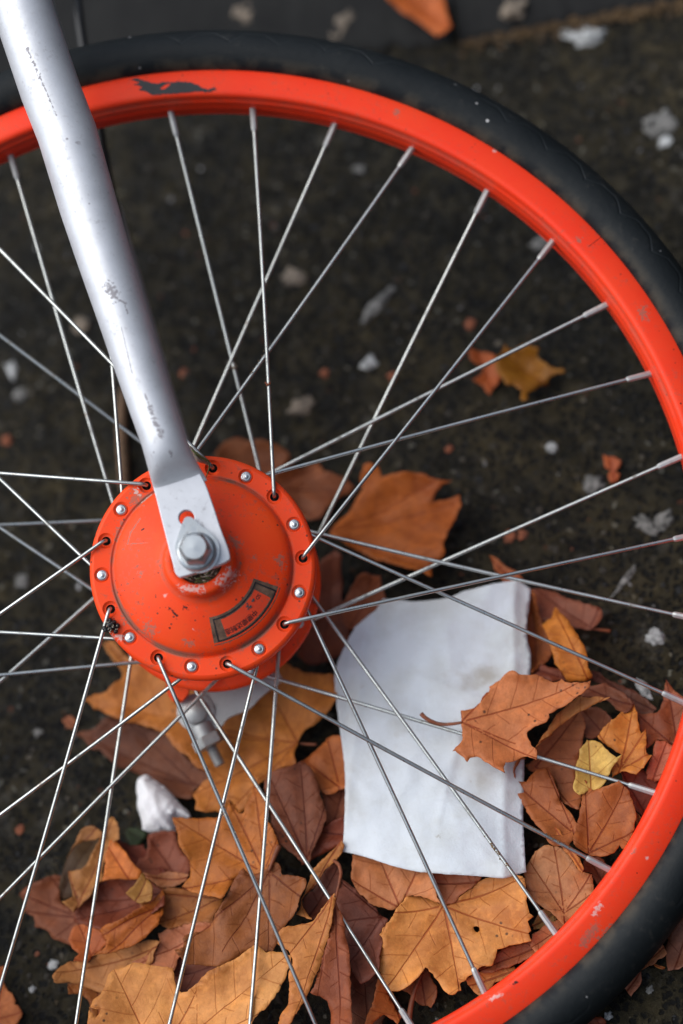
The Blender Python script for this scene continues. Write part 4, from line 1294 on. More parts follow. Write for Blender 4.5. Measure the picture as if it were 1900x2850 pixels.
leaf('brown tan leaf folded lengthwise like a fan, draped over a hidden spoke', 3, [(-110, 2150), (-60, 1960), (0, 1850), (8, 1680), (15, 1600), (40, 1500), (20, 1420), (-40, 1370), (-90, 1330), (-80, 1240), (-20, 1180), (60, 1170), (150, 1160), (215, 1140), (280, 1060), (340, 985), (395, 905), (412, 895), (412, 985), (395, 1080), (365, 1220), (330, 1355), (300, 1450), (278, 1545), (240, 1640), (200, 1722), (150, 1820), (100, 1902), (50, 1980), (0, 2060)], (196, 120, 58), 40, veins=((412, 930), [(20, 1420), (60, 1960)]), cup=2, fold=-3, tilt=(-.05, .03), wav=2.5, flap=(3, [(412, 905), (425, 985), (452, 1062), (478, 1130), (502, 1202), (520, 1330), (533, 1455), (543, 1600), (547, 1705), (552, 1900), (560, 2150), (400, 2150), (375, 2000), (350, 1835), (280, 1800), (200, 1770), (250, 1640), (282, 1540), (335, 1350), (370, 1200), (398, 1060)], (146, 74, 40), 37, dict(cup=2, fold=-5, veins=((414, 930), [(470, 2100), (280, 1700)]), tilt=(.08, 0))))
leaf('brown leaf with a dark rib between the fan folded leaf and the veined orange leaf', 3, [(440, 760), (500, 790), (562, 838), (640, 900), (702, 960), (770, 1030), (822, 1092), (875, 1122), (830, 1200), (800, 1252), (835, 1310), (810, 1400), (795, 1480), (790, 1560), (720, 1640), (640, 1690), (540, 1520), (490, 1220), (420, 1000)], (124, 66, 48), 22, veins=((826, 1094), [(480, 1150), (560, 1500), (460, 790)]), cup=3, fold=4)
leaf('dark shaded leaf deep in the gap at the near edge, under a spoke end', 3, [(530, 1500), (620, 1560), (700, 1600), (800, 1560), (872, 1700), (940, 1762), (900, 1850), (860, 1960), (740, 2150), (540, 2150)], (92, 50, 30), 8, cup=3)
leaf('narrow orange leaf sliver standing in the dark gap beside the veined orange leaf', 3, [(800, 1556), (830, 1620), (852, 1682), (885, 1765), (920, 1850), (952, 1925), (988, 1992), (960, 2040), (900, 1990), (840, 1950), (760, 2010), (720, 2090), (668, 2030), (700, 1950), (742, 1850), (775, 1730)], (176, 92, 40), 19, fold=5, cup=2, veins=((980, 1990), [(805, 1570)]))
leaf('pinkish tan leaf hanging out from under the lower edge of the paper', 3, [(575, 560), (700, 540), (900, 560), (1140, 640), (1260, 680), (1275, 800), (1300, 905), (1335, 985), (1260, 960), (1182, 930), (1110, 922), (1042, 922), (1000, 960), (970, 1012), (950, 1042), (910, 1042), (870, 1032), (820, 1015), (760, 1002), (700, 955), (640, 902), (590, 840), (558, 790)], (192, 114, 66), 22, veins=((985, 1030), [(790, 570), (1130, 690), (620, 820)]), cup=3, fold=4)
leaf('brown leaf peeping between the paper and the veined orange leaf', 3, [(1230, 700), (1400, 690), (1600, 720), (1700, 760), (1640, 820), (1568, 870), (1490, 930), (1430, 985), (1340, 990), (1290, 860)], (168, 96, 62), 19, cup=3)
leaf('pale orange leaf in plain view with red veins and a small dark hole', 3, [(1365, 992), (1400, 985), (1432, 972), (1470, 950), (1502, 925), (1568, 880), (1640, 815), (1700, 785), (1750, 762), (1840, 745), (1930, 738), (1990, 742), (2050, 752), (2066, 785), (2075, 818), (2080, 900), (2086, 985), (2110, 1050), (2146, 1105), (2120, 1120), (2098, 1140), (2112, 1190), (2120, 1225), (2095, 1250), (2130, 1312), (2050, 1330), (1966, 1352), (1890, 1370), (1834, 1392), (1815, 1452), (1798, 1525), (1740, 1538), (1676, 1546), (1620, 1590), (1568, 1630), (1540, 1660), (1502, 1688), (1505, 1740), (1480, 1752), (1462, 1772), (1412, 1778), (1350, 1710), (1302, 1642), (1268, 1605), (1242, 1580), (1225, 1545), (1195, 1545), (1160, 1595), (1120, 1642), (1060, 1690), (1002, 1732), (940, 1748), (890, 1752), (870, 1700), (835, 1630), (802, 1560), (790, 1500), (792, 1450), (815, 1380), (832, 1312), (800, 1260), (840, 1205), (872, 1160), (950, 1050), (995, 985), (1042, 922), (1110, 920), (1182, 932), (1260, 960), (1330, 995)], (214, 138, 70), 20, veins=((1358, 1004), [(895, 1710), (1490, 1690), (2100, 1260), (2050, 790), (960, 1085)]), cup=5, fold=4, wav=2.5, stem=[(1358, 1004, 1), (1340, 960, -2), (1320, 900, -4)], holes=[[(1620, 1190), (1645, 1182), (1672, 1192), (1675, 1225), (1655, 1240), (1630, 1222)]])
leaf('brown leaf with a reddish stalk in the gap under the veined orange leaf', 3, [(1000, 1740), (1060, 1690), (1130, 1640), (1190, 1550), (1232, 1562), (1262, 1640), (1302, 1702), (1306, 1760), (1300, 1800), (1275, 1850), (1250, 1892), (1190, 1880), (1130, 1850), (1080, 1800)], (138, 76, 42), 11, cup=3, stem=[(1170, 1600, 4), (1110, 1740, 4), (1075, 1880, 3), (1055, 2060, 2)], stem_r=1.2)
# between the paper and the tyre
leaf('brown leaf strip against the rim under the torn edge of the veined orange leaf', 4, [(78, 1552), (130, 1535), (192, 1528), (205, 1470), (225, 1435), (262, 1408), (360, 1380), (470, 1352), (500, 1400), (520, 1450), (440, 1475), (372, 1510), (300, 1545), (210, 1570), (120, 1585)], (150, 78, 44), 16, cup=2)
leaf('tan leaf strip against the rim beside a spoke end, nearest the viewer', 4, [(-20, 1640), (50, 1602), (120, 1582), (230, 1560), (342, 1538), (375, 1590), (330, 1622), (282, 1645), (232, 1640), (190, 1662), (176, 1690), (162, 1702), (140, 1735), (110, 1772), (60, 1730), (20, 1690)], (198, 124, 62), 12, cup=3)
leaf('greyish tan leaf right of the paper, crossed by dark cracks', 4, [(415, 862), (440, 800), (470, 742), (510, 695), (560, 655), (630, 668), (700, 690), (765, 770), (822, 850), (870, 858), (905, 868), (915, 935), (922, 1000), (918, 1085), (860, 1120), (800, 1152), (740, 1195), (700, 1240), (665, 1195), (640, 1165), (580, 1130), (530, 1095), (480, 1050), (440, 980)], (176, 112, 68), 18, veins=((705, 1150), [(640, 700), (900, 880), (470, 800), (840, 1060)]), cup=4, wav=2.5)
leaf('pale brown leaf pressed against the rim between two spoke ends', 4, [(470, 1310), (520, 1275), (560, 1245), (630, 1205), (700, 1172), (780, 1130), (850, 1085), (910, 1075), (940, 1110), (840, 1210), (660, 1370), (560, 1450), (500, 1455), (465, 1385)], (182, 106, 66), 14, cup=2)
leaf('olive tan leaf corner with black gaps beside a spoke end', 4, [(475, 1245), (500, 1200), (522, 1165), (560, 1115), (605, 1130), (640, 1165), (648, 1210), (600, 1235), (540, 1262), (490, 1272)], (150, 106, 52), 13, cup=2)
leaf('brown leaf with a thick dark vein and crumbled crest, right of the paper fold', 7, [(435, 1420), (442, 1385), (462, 1358), (505, 1346), (520, 1356), (480, 1372), (458, 1400), (446, 1450), (446, 1505), (520, 1510), (560, 1455), (602, 1420), (660, 1420), (690, 1460), (720, 1540), (762, 1660), (802, 1710), (835, 1755), (862, 1805), (840, 1880), (800, 1935), (745, 1940), (700, 1932), (665, 1900), (640, 1862), (590, 1800), (542, 1742), (510, 1690), (480, 1642), (455, 1590)], (164, 88, 42), 25, veins=((840, 1860), [(660, 1430), (470, 1540)]), cup=3, fold=3, wav=2.5)
leaf('orange leaf sliver curling beside the greyish tan leaf', 4, [(640, 522), (668, 545), (692, 570), (730, 645), (770, 690), (802, 742), (826, 790), (843, 835), (832, 862), (800, 820), (770, 772), (735, 730), (700, 692), (665, 610)], (186, 102, 42), 28, cup=2, wav=1.2)
leaf('reddish brown leaf glimpsed beneath the spoke end under the right heap', 4, [(845, 860), (850, 760), (960, 740), (985, 770), (1035, 850), (1020, 900), (985, 940), (960, 980), (930, 930), (905, 860)], (150, 76, 48), 10, cup=3)
leaf('wide brown leaf behind the yellow leaf in the right heap', 7, [(580, 1290), (620, 1220), (700, 1120), (780, 1080), (875, 1036), (905, 1100), (902, 1180), (885, 1290), (865, 1400), (850, 1500), (880, 1600), (875, 1700), (830, 1690), (780, 1655), (735, 1580), (700, 1500), (640, 1475), (560, 1440), (510, 1402), (560, 1370)], (152, 82, 44), 19, veins=((580, 1400), [(870, 1050), (820, 1680)]), cup=3)
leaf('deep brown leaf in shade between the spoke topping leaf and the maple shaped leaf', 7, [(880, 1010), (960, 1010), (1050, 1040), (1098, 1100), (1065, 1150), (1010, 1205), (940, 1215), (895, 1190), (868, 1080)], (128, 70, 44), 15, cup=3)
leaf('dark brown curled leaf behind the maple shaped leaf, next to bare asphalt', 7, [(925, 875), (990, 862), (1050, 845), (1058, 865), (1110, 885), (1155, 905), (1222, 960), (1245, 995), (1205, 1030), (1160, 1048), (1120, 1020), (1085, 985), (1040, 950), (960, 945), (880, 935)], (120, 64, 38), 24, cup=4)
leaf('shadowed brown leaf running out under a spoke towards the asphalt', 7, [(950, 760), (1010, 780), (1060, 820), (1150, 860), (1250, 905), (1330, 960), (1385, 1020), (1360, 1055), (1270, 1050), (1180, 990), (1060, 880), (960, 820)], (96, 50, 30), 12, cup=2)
leaf('folded tan leaf edge lying along the underside of the spoke topping leaf', 7, [(575, 1285), (610, 1225), (680, 1130), (722, 1062), (790, 1000), (862, 938), (930, 948), (1002, 944), (1045, 950), (1082, 945), (1030, 970), (980, 992), (925, 1015), (870, 1042), (805, 1085), (742, 1132), (690, 1175), (690, 1200), (640, 1225)], (184, 112, 56), 36, cup=2, veins=((600, 1260), [(1070, 948)]))
leaf('yellow leaf with a single straight midrib in the right heap', 7, [(838, 1562), (845, 1490), (852, 1420), (868, 1355), (882, 1300), (900, 1262), (922, 1228), (955, 1234), (992, 1235), (1030, 1268), (1062, 1300), (1092, 1322), (1125, 1345), (1165, 1328), (1130, 1375), (1098, 1405), (1075, 1460), (1052, 1510), (1028, 1535), (1000, 1552), (970, 1566), (940, 1566), (905, 1590), (870, 1602)], (212, 170, 88), 29, veins=((952, 1570), [(935, 1238)]), cup=3, fold=3, wav=1.8)
leaf('orange maple shaped leaf with toothed points beside the yellow leaf', 7, [(1000, 1202), (1030, 1160), (1062, 1120), (1090, 1098), (1122, 1080), (1140, 1060), (1162, 1046), (1200, 1048), (1222, 1020), (1240, 985), (1256, 1040), (1262, 1102), (1275, 1140), (1287, 1182), (1305, 1172), (1323, 1155), (1322, 1230), (1321, 1312), (1340, 1325), (1365, 1328), (1338, 1365), (1312, 1402), (1308, 1425), (1280, 1432), (1252, 1462), (1205, 1445), (1160, 1432), (1130, 1455), (1095, 1480), (1090, 1410), (1130, 1365), (1160, 1330), (1110, 1300), (1050, 1262)], (204, 126, 52), 25, veins=((1150, 1430), [(1240, 1000), (1320, 1165), (1358, 1330), (1010, 1200)]), cup=3, fold=4, wav=2)
leaf('tall brown leaf with one upright point between the maple shaped leaf and the rim', 7, [(1258, 1048), (1320, 1058), (1390, 1042), (1418, 1010), (1435, 960), (1446, 880), (1462, 818), (1478, 850), (1495, 882), (1530, 915), (1600, 950), (1640, 1200), (1530, 1320), (1510, 1270), (1450, 1232), (1400, 1222), (1360, 1260), (1325, 1292), (1324, 1220), (1322, 1160), (1290, 1180), (1275, 1120)], (136, 70, 38), 18, veins=((1540, 1300), [(1462, 830), (1265, 1060)]), cup=3, fold=4)
leaf('pinkish rounded leaf tucked beside the rim below the tall brown leaf', 7, [(1318, 1430), (1335, 1385), (1352, 1350), (1370, 1290), (1385, 1232), (1435, 1235), (1482, 1255), (1512, 1282), (1532, 1342), (1505, 1395), (1480, 1445), (1440, 1475), (1400, 1505), (1330, 1500)], (172, 88, 58), 21, cup=-3)
leaf('dark red leaf touching the rim at a spoke end', 7, [(1150, 1442), (1175, 1428), (1200, 1440), (1250, 1458), (1280, 1436), (1302, 1430), (1350, 1465), (1402, 1502), (1425, 1600), (1385, 1685), (1335, 1755), (1300, 1735), (1262, 1702), (1225, 1640), (1195, 1585)], (140, 54, 30), 17, cup=4, veins=((1330, 1740), [(1160, 1450), (1400, 1520)]))
leaf('orange leaf corner wedged at the rim next to the square brown leaf', 4, [(1222, 412), (1255, 440), (1292, 470), (1275, 515), (1248, 565), (1232, 520)], (196, 118, 54), 22, cup=1, wav=1)
leaf('square brown leaf with a slanting dark rib close to the rim', 4, [(848, 182), (870, 220), (912, 264), (960, 245), (1002, 225), (1050, 210), (1102, 198), (1135, 232), (1168, 268), (1185, 305), (1202, 352), (1215, 390), (1227, 432), (1222, 490), (1218, 545), (1195, 620), (1172, 682), (1145, 690), (1120, 682), (1112, 658), (1085, 690), (1060, 716), (1015, 725), (970, 735), (930, 742), (900, 738), (835, 690), (768, 652), (780, 570), (802, 500), (820, 420), (832, 330), (838, 250)], (164, 88, 38), 30, veins=((888, 722), [(1125, 285), (852, 195), (1215, 560)]), cup=3, fold=3, wav=2.2)
# round the paper's far corner
leaf('leaf tip pointing away from the far corner of the paper', 7, [(268, -6), (302, 0), (350, 40), (402, 78), (440, 92), (465, 110), (498, 152), (470, 200), (400, 190), (340, 130), (305, 75)], (162, 86, 44), 14, cup=2)
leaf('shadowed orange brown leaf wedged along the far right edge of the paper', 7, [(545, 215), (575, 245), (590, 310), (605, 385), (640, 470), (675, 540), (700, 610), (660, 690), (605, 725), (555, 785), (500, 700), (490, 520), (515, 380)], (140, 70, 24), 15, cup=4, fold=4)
leaf('brown leaf behind the rolled orange leaf, lying on the asphalt with its stalk', 7, [(555, 212), (600, 216), (645, 224), (720, 238), (760, 262), (805, 280), (900, 310), (1012, 342), (1028, 370), (1028, 402), (990, 450), (950, 492), (900, 488), (850, 480), (760, 460), (700, 440), (640, 450), (600, 400), (585, 330)], (136, 74, 50), 10, cup=3, veins=((950, 482), [(600, 230), (1010, 350)]), stem=[(950, 482, 1), (1000, 488, 0), (1082, 498, -2)])
leaf('rolled orange leaf right of the paper, crossed by a spoke', 7, [(628, 455), (660, 425), (688, 400), (695, 370), (702, 336), (728, 352), (745, 372), (775, 405), (802, 432), (830, 470), (852, 512), (880, 560), (912, 605), (925, 670), (932, 742), (945, 775), (958, 805), (930, 832), (870, 836), (800, 832), (775, 805), (752, 770), (722, 730), (700, 690), (688, 640), (670, 570), (645, 505)], (206, 124, 46), 24, veins=((930, 820), [(705, 345)]), cup=-7, fold=-5, wav=2.5)
leaf('small red brown leaf corner between the rolled orange leaf and the spoke topping leaf', 7, [(548, 795), (580, 752), (602, 720), (616, 688), (650, 735), (735, 748), (765, 790), (795, 832), (750, 825), (680, 830), (610, 810)], (128, 60, 34), 20, cup=2)
# on the asphalt beyond the tyre
leaf('pale brown leaf beside the tyre, half hidden beneath its tread', 4, [(1405, 1365), (1425, 1400), (1447, 1440), (1410, 1480), (1370, 1512), (1320, 1540), (1275, 1562), (1225, 1565), (1250, 1500), (1330, 1420)], (172, 104, 66), 5, cup=3)
leaf('small pinkish leaf with one point, lowest of those under the tyre', 4, [(1120, 1680), (1160, 1640), (1200, 1600), (1262, 1568), (1266, 1605), (1265, 1642), (1245, 1680), (1222, 1712), (1205, 1735), (1190, 1758), (1172, 1735)], (168, 100, 72), 4, cup=3)
leaf('large dull brown leaf past the tyre, running out of view', 4, [(1620, 1120), (1568, 1180), (1515, 1240), (1470, 1300), (1452, 1370), (1445, 1440), (1452, 1510), (1460, 1572), (1520, 1560), (1640, 1510), (1700, 1300)], (124, 74, 54), 6, cup=4)
leaf('red brown leaf under the tyre at the near edge of the view', 4, [(820, 1960), (850, 1925), (885, 1908), (925, 1902), (965, 1906), (1005, 1928), (1006, 1962), (980, 2010), (840, 2010)], (132, 62, 36), 4, cup=3)
leaf('thin orange leaf sliver on the asphalt beside the tyre', 4, [(1338, 1512), (1360, 1518), (1395, 1525), (1436, 1540), (1432, 1553), (1395, 1552), (1360, 1535)], (180, 104, 40), 3, cup=1, wav=.8)
# far away
leaf('orange leaf lying on the pavement edge at the far side', 'q2', [(200, -20), (330, -60), (465, -60), (472, 0), (488, 60), (505, 120), (475, 145), (442, 168), (405, 140), (365, 105), (320, 80), (270, 50)], (186, 92, 30), 14, cup=4, tilt=(-.1, .1))
leaf('crumpled ochre leaf on the open asphalt inside the wheel', 'q4', [(700, 505), (722, 470), (738, 430), (745, 400), (768, 425), (795, 445), (820, 418), (850, 408), (880, 420), (905, 432), (900, 465), (925, 482), (945, 505), (975, 512), (1014, 515), (1022, 528), (985, 545), (955, 560), (945, 600), (905, 596), (880, 620), (862, 618), (852, 665), (828, 668), (822, 610), (795, 585), (760, 592), (735, 560), (712, 540)], (140, 88, 16), 9, cup=6, wav=8, fold=6, tooth=1.6)
leaf('small rust orange leaf beside the crumpled ochre leaf', 'q4', [(585, 425), (640, 440), (705, 458), (725, 500), (735, 560), (705, 600), (680, 640), (650, 600), (608, 570), (640, 545), (660, 505), (600, 480)], (172, 84, 36), 6, cup=3, wav=3)
leaf('small orange leaf scrap on the asphalt near the right of the wheel', 'q4', [(1205, 918), (1240, 920), (1285, 938), (1278, 965), (1255, 985), (1275, 1000), (1262, 1035), (1235, 1042), (1225, 1010), (1240, 985), (1212, 965)], (176, 88, 44), 3, cup=1)

# ------------------------------------------------------------------ the leaf that lies across a spoke, with its own curved stalk
p_sp, _ = on_spoke(12, 7, 330, 1270)
h_sp = to_world(p_sp)[2] + 3.2
leaf('reddish tan leaf with a curved stalk lying on top of a spoke and the paper', 7, [(78, 1112), (82, 1070), (80, 1030), (125, 1022), (170, 1008), (205, 985), (238, 930), (268, 905), (275, 875), (302, 858), (350, 812), (402, 765), (435, 772), (472, 792), (515, 798), (562, 794), (620, 808), (682, 832), (720, 835), (756, 822), (775, 840), (802, 846), (875, 845), (952, 836), (945, 855), (930, 882), (865, 935), (800, 982), (730, 1025), (670, 1058), (672, 1082), (655, 1100), (610, 1125), (562, 1150), (535, 1165), (515, 1186), (520, 1205), (532, 1222), (555, 1262), (582, 1302), (582, 1335), (578, 1362), (548, 1350), (520, 1340), (480, 1350), (432, 1368), (400, 1372), (368, 1376), (362, 1410), (370, 1455), (345, 1432), (312, 1420), (260, 1380), (205, 1345), (170, 1342), (142, 1346), (130, 1362), (118, 1376), (105, 1365), (80, 1330), (42, 1298), (22, 1302), (55, 1265), (90, 1228), (92, 1170)], (196, 112, 62), h_sp + 2, veins=((85, 1112), [(940, 846), (400, 1230), (170, 1015), (560, 1345)]), cup=3.5, fold=1.5, wav=1.4, sp=2.3, stem=[(85, 1112, 1), (40, 1120, .5), (-20, 1126, 0), (-80, 1120, 0), (-130, 1100, 1), (-165, 1078, 1.5), (-190, 1052, 2)], stem_r=.9)

# ------------------------------------------------------------------ paper and tissue
PAPER = [(862, 1402), (879, 1375), (909, 1377), (949, 1381), (990, 1378), (1034, 1371), (1064, 1358), (1100, 1349), (1134, 1341), (1184, 1333), (1203, 1341), (1219, 1353), (1214, 1400), (1209, 1440), (1212, 1475), (1219, 1503), (1217, 1548), (1212, 1600), (1208, 1660), (1204, 1740), (1203, 1800), (1201, 1863), (1203, 1915), (1205, 1960), (1208, 2003), (1186, 2009), (1160, 2017), (1120, 2014), (1084, 2011), (1040, 2009), (999, 2006), (949, 2000), (899, 1988), (834, 1967), (786, 1956), (789, 1910), (791, 1868), (791, 1764), (785, 1710), (778, 1660), (771, 1600), (768, 1550), (774, 1525), (784, 1500), (797, 1473), (814, 1441), (838, 1420)]
HP = 25
G = np.array([ground(*px('d', p), HP)[:2] for p in PAPER])
Op = smooth_outline(G, 1.3, 22)
Op = Op + np.stack([vnoise(Op[:, 0], Op[:, 1], 3, 400) * .22, vnoise(Op[:, 0], Op[:, 1], 3, 402) * .22], 1)
Q, T, nb = fill(Op, 1.7)
crease = [(ground(*px('d', a), HP)[:2], ground(*px('d', b), HP)[:2]) for a, b in (((1186, 1335), (1180, 1560)), ((1180, 1560), (1162, 1780)), ((1157, 1760), (1158, 2015)), ((1180, 1530), (1219, 1520)), ((920, 1830), (1090, 1850)), ((1010, 1900), (1060, 1700)), ((960, 1560), (1120, 1620)), ((840, 1440), (800, 1900)))]
left_, right_ = ground(*px('d', (790, 1700)), HP)[0], ground(*px('d', (1210, 1700)), HP)[0]


def paper_surf(X, Y):
    P = np.stack([X, Y], 1)
    z = 4.2 * vnoise(X, Y, 60, 300) + 1.5 * vnoise(X, Y, 24, 301) + .40 * vnoise(X, Y, 9, 302) + 1.5 * (1 - 2 * np.abs(vnoise(X, Y, 34, 303))) + .7 * (1 - 2 * np.abs(vnoise(X, Y, 15, 305)))
    u_ = (X - left_) / (right_ - left_)
    z = z + 5 * np.sin(np.clip(u_, 0, 1) * math.pi) ** .8
    for k, (a, b) in enumerate(crease):
        d = seg_dist(P, a, b)
        amp = (1.0, .9, 1.0, 1.0, 1.0, .9, .9, 1.0)[k]
        z = z + amp * np.exp(-d / (1.6 if k < 4 else 1.8))
    # the folded strip along the right edge falls away
    xr = np.interp(Y, sorted([crease[2][1][1], crease[1][0][1], crease[0][0][1]]), [q for _, q in sorted([(crease[2][1][1], crease[2][1][0]), (crease[1][0][1], crease[1][0][0]), (crease[0][0][1], crease[0][0][0])])])
    xr = xr + 1.5 * vnoise(Y, Y * 0, 20, 310)
    t_ = np.clip(X - xr, 0, 16)
    z = z - .40 * t_ + .014 * t_ ** 2 + .5 * vnoise(X, Y, 6, 311) * (t_ > 0)
    z = z + 1.5 * np.exp(-seg_dist(P, Op[0], Op[1]) / 6)
    return z


Vp = onto(Q, HP, paper_surf)
po = mesh_obj('paper_sheet', Vp, [tuple(int(i) for i in q) for q in T], M['paper'])
bm = bmesh.new()
bm.from_mesh(po.data)
bmesh.ops.recalc_face_normals(bm, faces=bm.faces)
if sum(f.normal.z for f in bm.faces) < 0:
    bmesh.ops.reverse_faces(bm, faces=bm.faces)
bm.to_mesh(po.data)
bm.free()
sm = po.modifiers.new('thickness', 'SOLIDIFY')
sm.thickness = .0003
sm.offset = -1
tag(po, 'white paper sheet with a folded right edge, under the spokes on the leaves', 'paper')

TIS = [(720, 1352), (728, 1322), (742, 1300), (772, 1282), (802, 1274), (830, 1284), (860, 1308), (905, 1340), (952, 1372), (1000, 1415), (1042, 1460), (1085, 1510), (1122, 1552), (1160, 1580), (1184, 1612), (1182, 1652), (1120, 1650), (1062, 1640), (1056, 1700), (1058, 1752), (1045, 1785), (1010, 1775), (980, 1784), (955, 1765), (930, 1790), (905, 1792), (870, 1782), (832, 1778), (800, 1760), (768, 1750), (766, 1700), (752, 1640), (730, 1580), (722, 1530), (728, 1480), (718, 1420)]
HT = 14
G = np.array([ground(*px(5, p), HT)[:2] for p in TIS])
Ot = smooth_outline(G, 1.0, 45)
Q, T, nb = fill(Ot, 1.2)
tc = Q.mean(0)


def tis_surf(X, Y):
    P = np.stack([X, Y], 1)
    db = np.min(np.linalg.norm(P[:, None, :] - Ot[None, ::2, :], axis=2), axis=1)
    z = 10 * (1 - np.exp(-db / 4.5))
    ridge = lambda wl, s: 1 - 2 * np.abs(vnoise(X, Y, wl, s))
    k = np.clip(db / 3, 0, 1)
    u_ = (X * .75 + Y * .66)
    fold = np.array([noise.noise(Vector((a / 5.5, b / 26, 5))) for a, b in zip(X * .9 + Y * .35, Y * .9 - X * .35)])
    return z + k * (1.6 * ridge(16, 501) + 2.2 * (1 - 2 * np.abs(fold)) + .35 * ridge(5, 502)) - 3


Vt = onto(Q, HT, tis_surf)
nv = len(Vt)
bottom = [(p[0] * .94 + tc[0] * .06, p[1] * .94 + tc[1] * .06, 6.0) for p in Vt[:nb]]
to = mesh_obj('crumpled_tissue', list(map(tuple, Vt)) + bottom + [(tc[0], tc[1], 6.0)], [tuple(int(i) for i in q) for q in T] + [(i, (i + 1) % nb, nv + (i + 1) % nb, nv + i) for i in range(nb)] + [(nv + i, nv + (i + 1) % nb, nv + nb) for i in range(nb)], M['tissue'])
bm = bmesh.new()
bm.from_mesh(to.data)
bmesh.ops.recalc_face_normals(bm, faces=bm.faces)
bm.to_mesh(to.data)
bm.free()
tag(to, 'crumpled white tissue ball on the leaves below the brake arm', 'tissue')


# ------------------------------------------------------------------ small things on the asphalt and on the wheel
def lump(name, tile, x, y, w, hgt, mat, label, cat, group=None, seed=0, flat=.5, stretch=1.0, rot=0.0, h0=0.0):
    if cat == 'crumb':
        w, hgt = w * .78, hgt * .3
    c = ground(*px(tile, (x, y)), h0)
    bm = bmesh.new()
    bmesh.ops.create_icosphere(bm, subdivisions=3, radius=1)
    for q in bm.verts:
        f = 1 + .75 * noise.noise(q.co * 1.3 + Vector((seed * 3.1, 0, 0))) + .55 * noise.noise(q.co * 2.7 + Vector((seed, 5, 0)))
        a, b, z = q.co.x * w * f * stretch, q.co.y * w * f / stretch, q.co.z * hgt * f
        q.co = Vector((a * math.cos(rot) - b * math.sin(rot) + c[0], a * math.sin(rot) + b * math.cos(rot) + c[1], max(z, -.6) + .3 + h0)) * .001
    me = bpy.data.meshes.new(name)
    bm.to_mesh(me)
    bm.free()
    me.polygons.foreach_set('use_smooth', [True] * len(me.polygons))
    me.materials.append(mat)
    o = bpy.data.objects.new(name, me)
    COL.objects.link(o)
    return tag(o, label, cat, group)


GS = 'pale crumbs on the asphalt'
lump('pebble', 'q2', 10, 130, 11, 4, M['stone'], 'pale rounded pebble just beyond the top of the tyre', 'pebble', seed=1, rot=.4)
lump('pebble', 'q1', 1130, 70, 9, 4, M['stone'], 'brownish pebble with a pale rim, left of the pebble above the tyre', 'pebble', seed=2)
lump('pebble', 'q2', 790, 45, 6.5, 3, M['stone'], 'small round pebble sitting on the pavement slab', 'pebble', seed=3, h0=6)
lump('plaster_crumb', 'q2', 1120, 165, 11, 3, M['whitechip'], 'white pointed plaster crumb near the far pavement edge', 'crumb', GS, 4, stretch=1.3)
lump('plaster_crumb', 'q2', 1470, 575, 10, 2.4, M['pale'], 'big pale crumb on the asphalt outside the tyre', 'crumb', GS, 5)
lump('plaster_crumb', 'q2', 1492, 650, 4.5, 1.5, M['whitechip'], 'little white crumb touching the big pale crumb', 'crumb', GS, 6)
lump('plaster_crumb', 'q2', 85, 778, 3.6, 1.4, M['pale'], 'pale crumb inside the wheel under the top spokes', 'crumb', GS, 7)
lump('plaster_crumb', 'q2', 930, 1110, 7, 1.5, M['pale'], 'pale crumb behind a spoke nipple at the rim', 'crumb', GS, 8, stretch=1.4, rot=.5)
lump('plaster_crumb', 'q4', 132, 495, 5, 1.8, M['whitechip'], 'bright white crumb between two spokes in the middle of the wheel', 'crumb', GS, 9)
lump('plaster_crumb', 'q4', 968, 880, 3.4, 1.6, M['whitechip'], 'bright white crumb below the crumpled ochre leaf', 'crumb', GS, 10)
lump('plaster_crumb', 'q4', 1165, 1045, 6.5, 1.3, M['pale'], 'flat pale crumb beside the small orange leaf scrap', 'crumb', GS, 11)
lump('plaster_crumb', 'q4', 165, 230, 8, 1.2, M['pale'], 'long grey white smear of plaster inside the wheel', 'crumb', GS, 12, stretch=1.9, rot=1.0)
lump('plaster_crumb', 'q3', 92, 640, 4.6, 1.6, M['pale'], 'round pale crumb left of the fork', 'crumb', GS, 13)
lump('plaster_crumb', 'q3', 52, 525, 4.6, 1.6, M['whitechip'], 'white oblong crumb left of the fork by the far spoke', 'crumb', GS, 14, stretch=1.5, rot=-1.1)
lump('plaster_crumb', 'q3', 372, 320, 6, 1.4, M['stone'], 'sandy crumb close to the left side of the fork', 'crumb', GS, 15)
lump('plaster_crumb', 'q3', 1350, 100, 7, 1.5, M['stone'], 'sandy brown crumb right of the fork among the upper spokes', 'crumb', GS, 16)
lump('plaster_crumb', 'q3', 1390, 690, 7.5, 1.6, M['stone'], 'triangular sandy crumb above the brown leaf by the hub', 'crumb', GS, 17, stretch=1.2)
lump('plaster_crumb', 'q6', 1400, 60, 6.5, 1.0, M['pale'], 'pale mortar blotch near the right edge beside a spoke', 'crumb', GS, 18, stretch=1.5, rot=-.5)
lump('plaster_crumb', 'q6', 1478, 45, 6, 1.0, M['pale'], 'second pale mortar blotch, outer one of the pair near the right edge', 'crumb', GS, 19, stretch=1.3, rot=1.0)
lump('plaster_crumb', 'q6', 1300, 320, 4.6, .9, M['pale'], 'thin pale mortar streak slanting between two right hand spokes', 'crumb', GS, 20, stretch=2.6, rot=1.0)
lump('plaster_crumb', 'q6', 1445, 575, 5.2, 1.2, M['whitechip'], 'white crumb on dark asphalt above the right heap', 'crumb', GS, 21)
lump('plaster_crumb', 'q6', 1390, 815, 4.6, 1.2, M['whitechip'], 'white crumb under a spoke behind the right heap', 'crumb', GS, 22, stretch=1.6, rot=-.9)
lump('plaster_crumb', 'q7', 245, 905, 3.2, 1.5, M['whitechip'], 'white crumb next to the long pale leaf lobe', 'crumb', GS, 23)
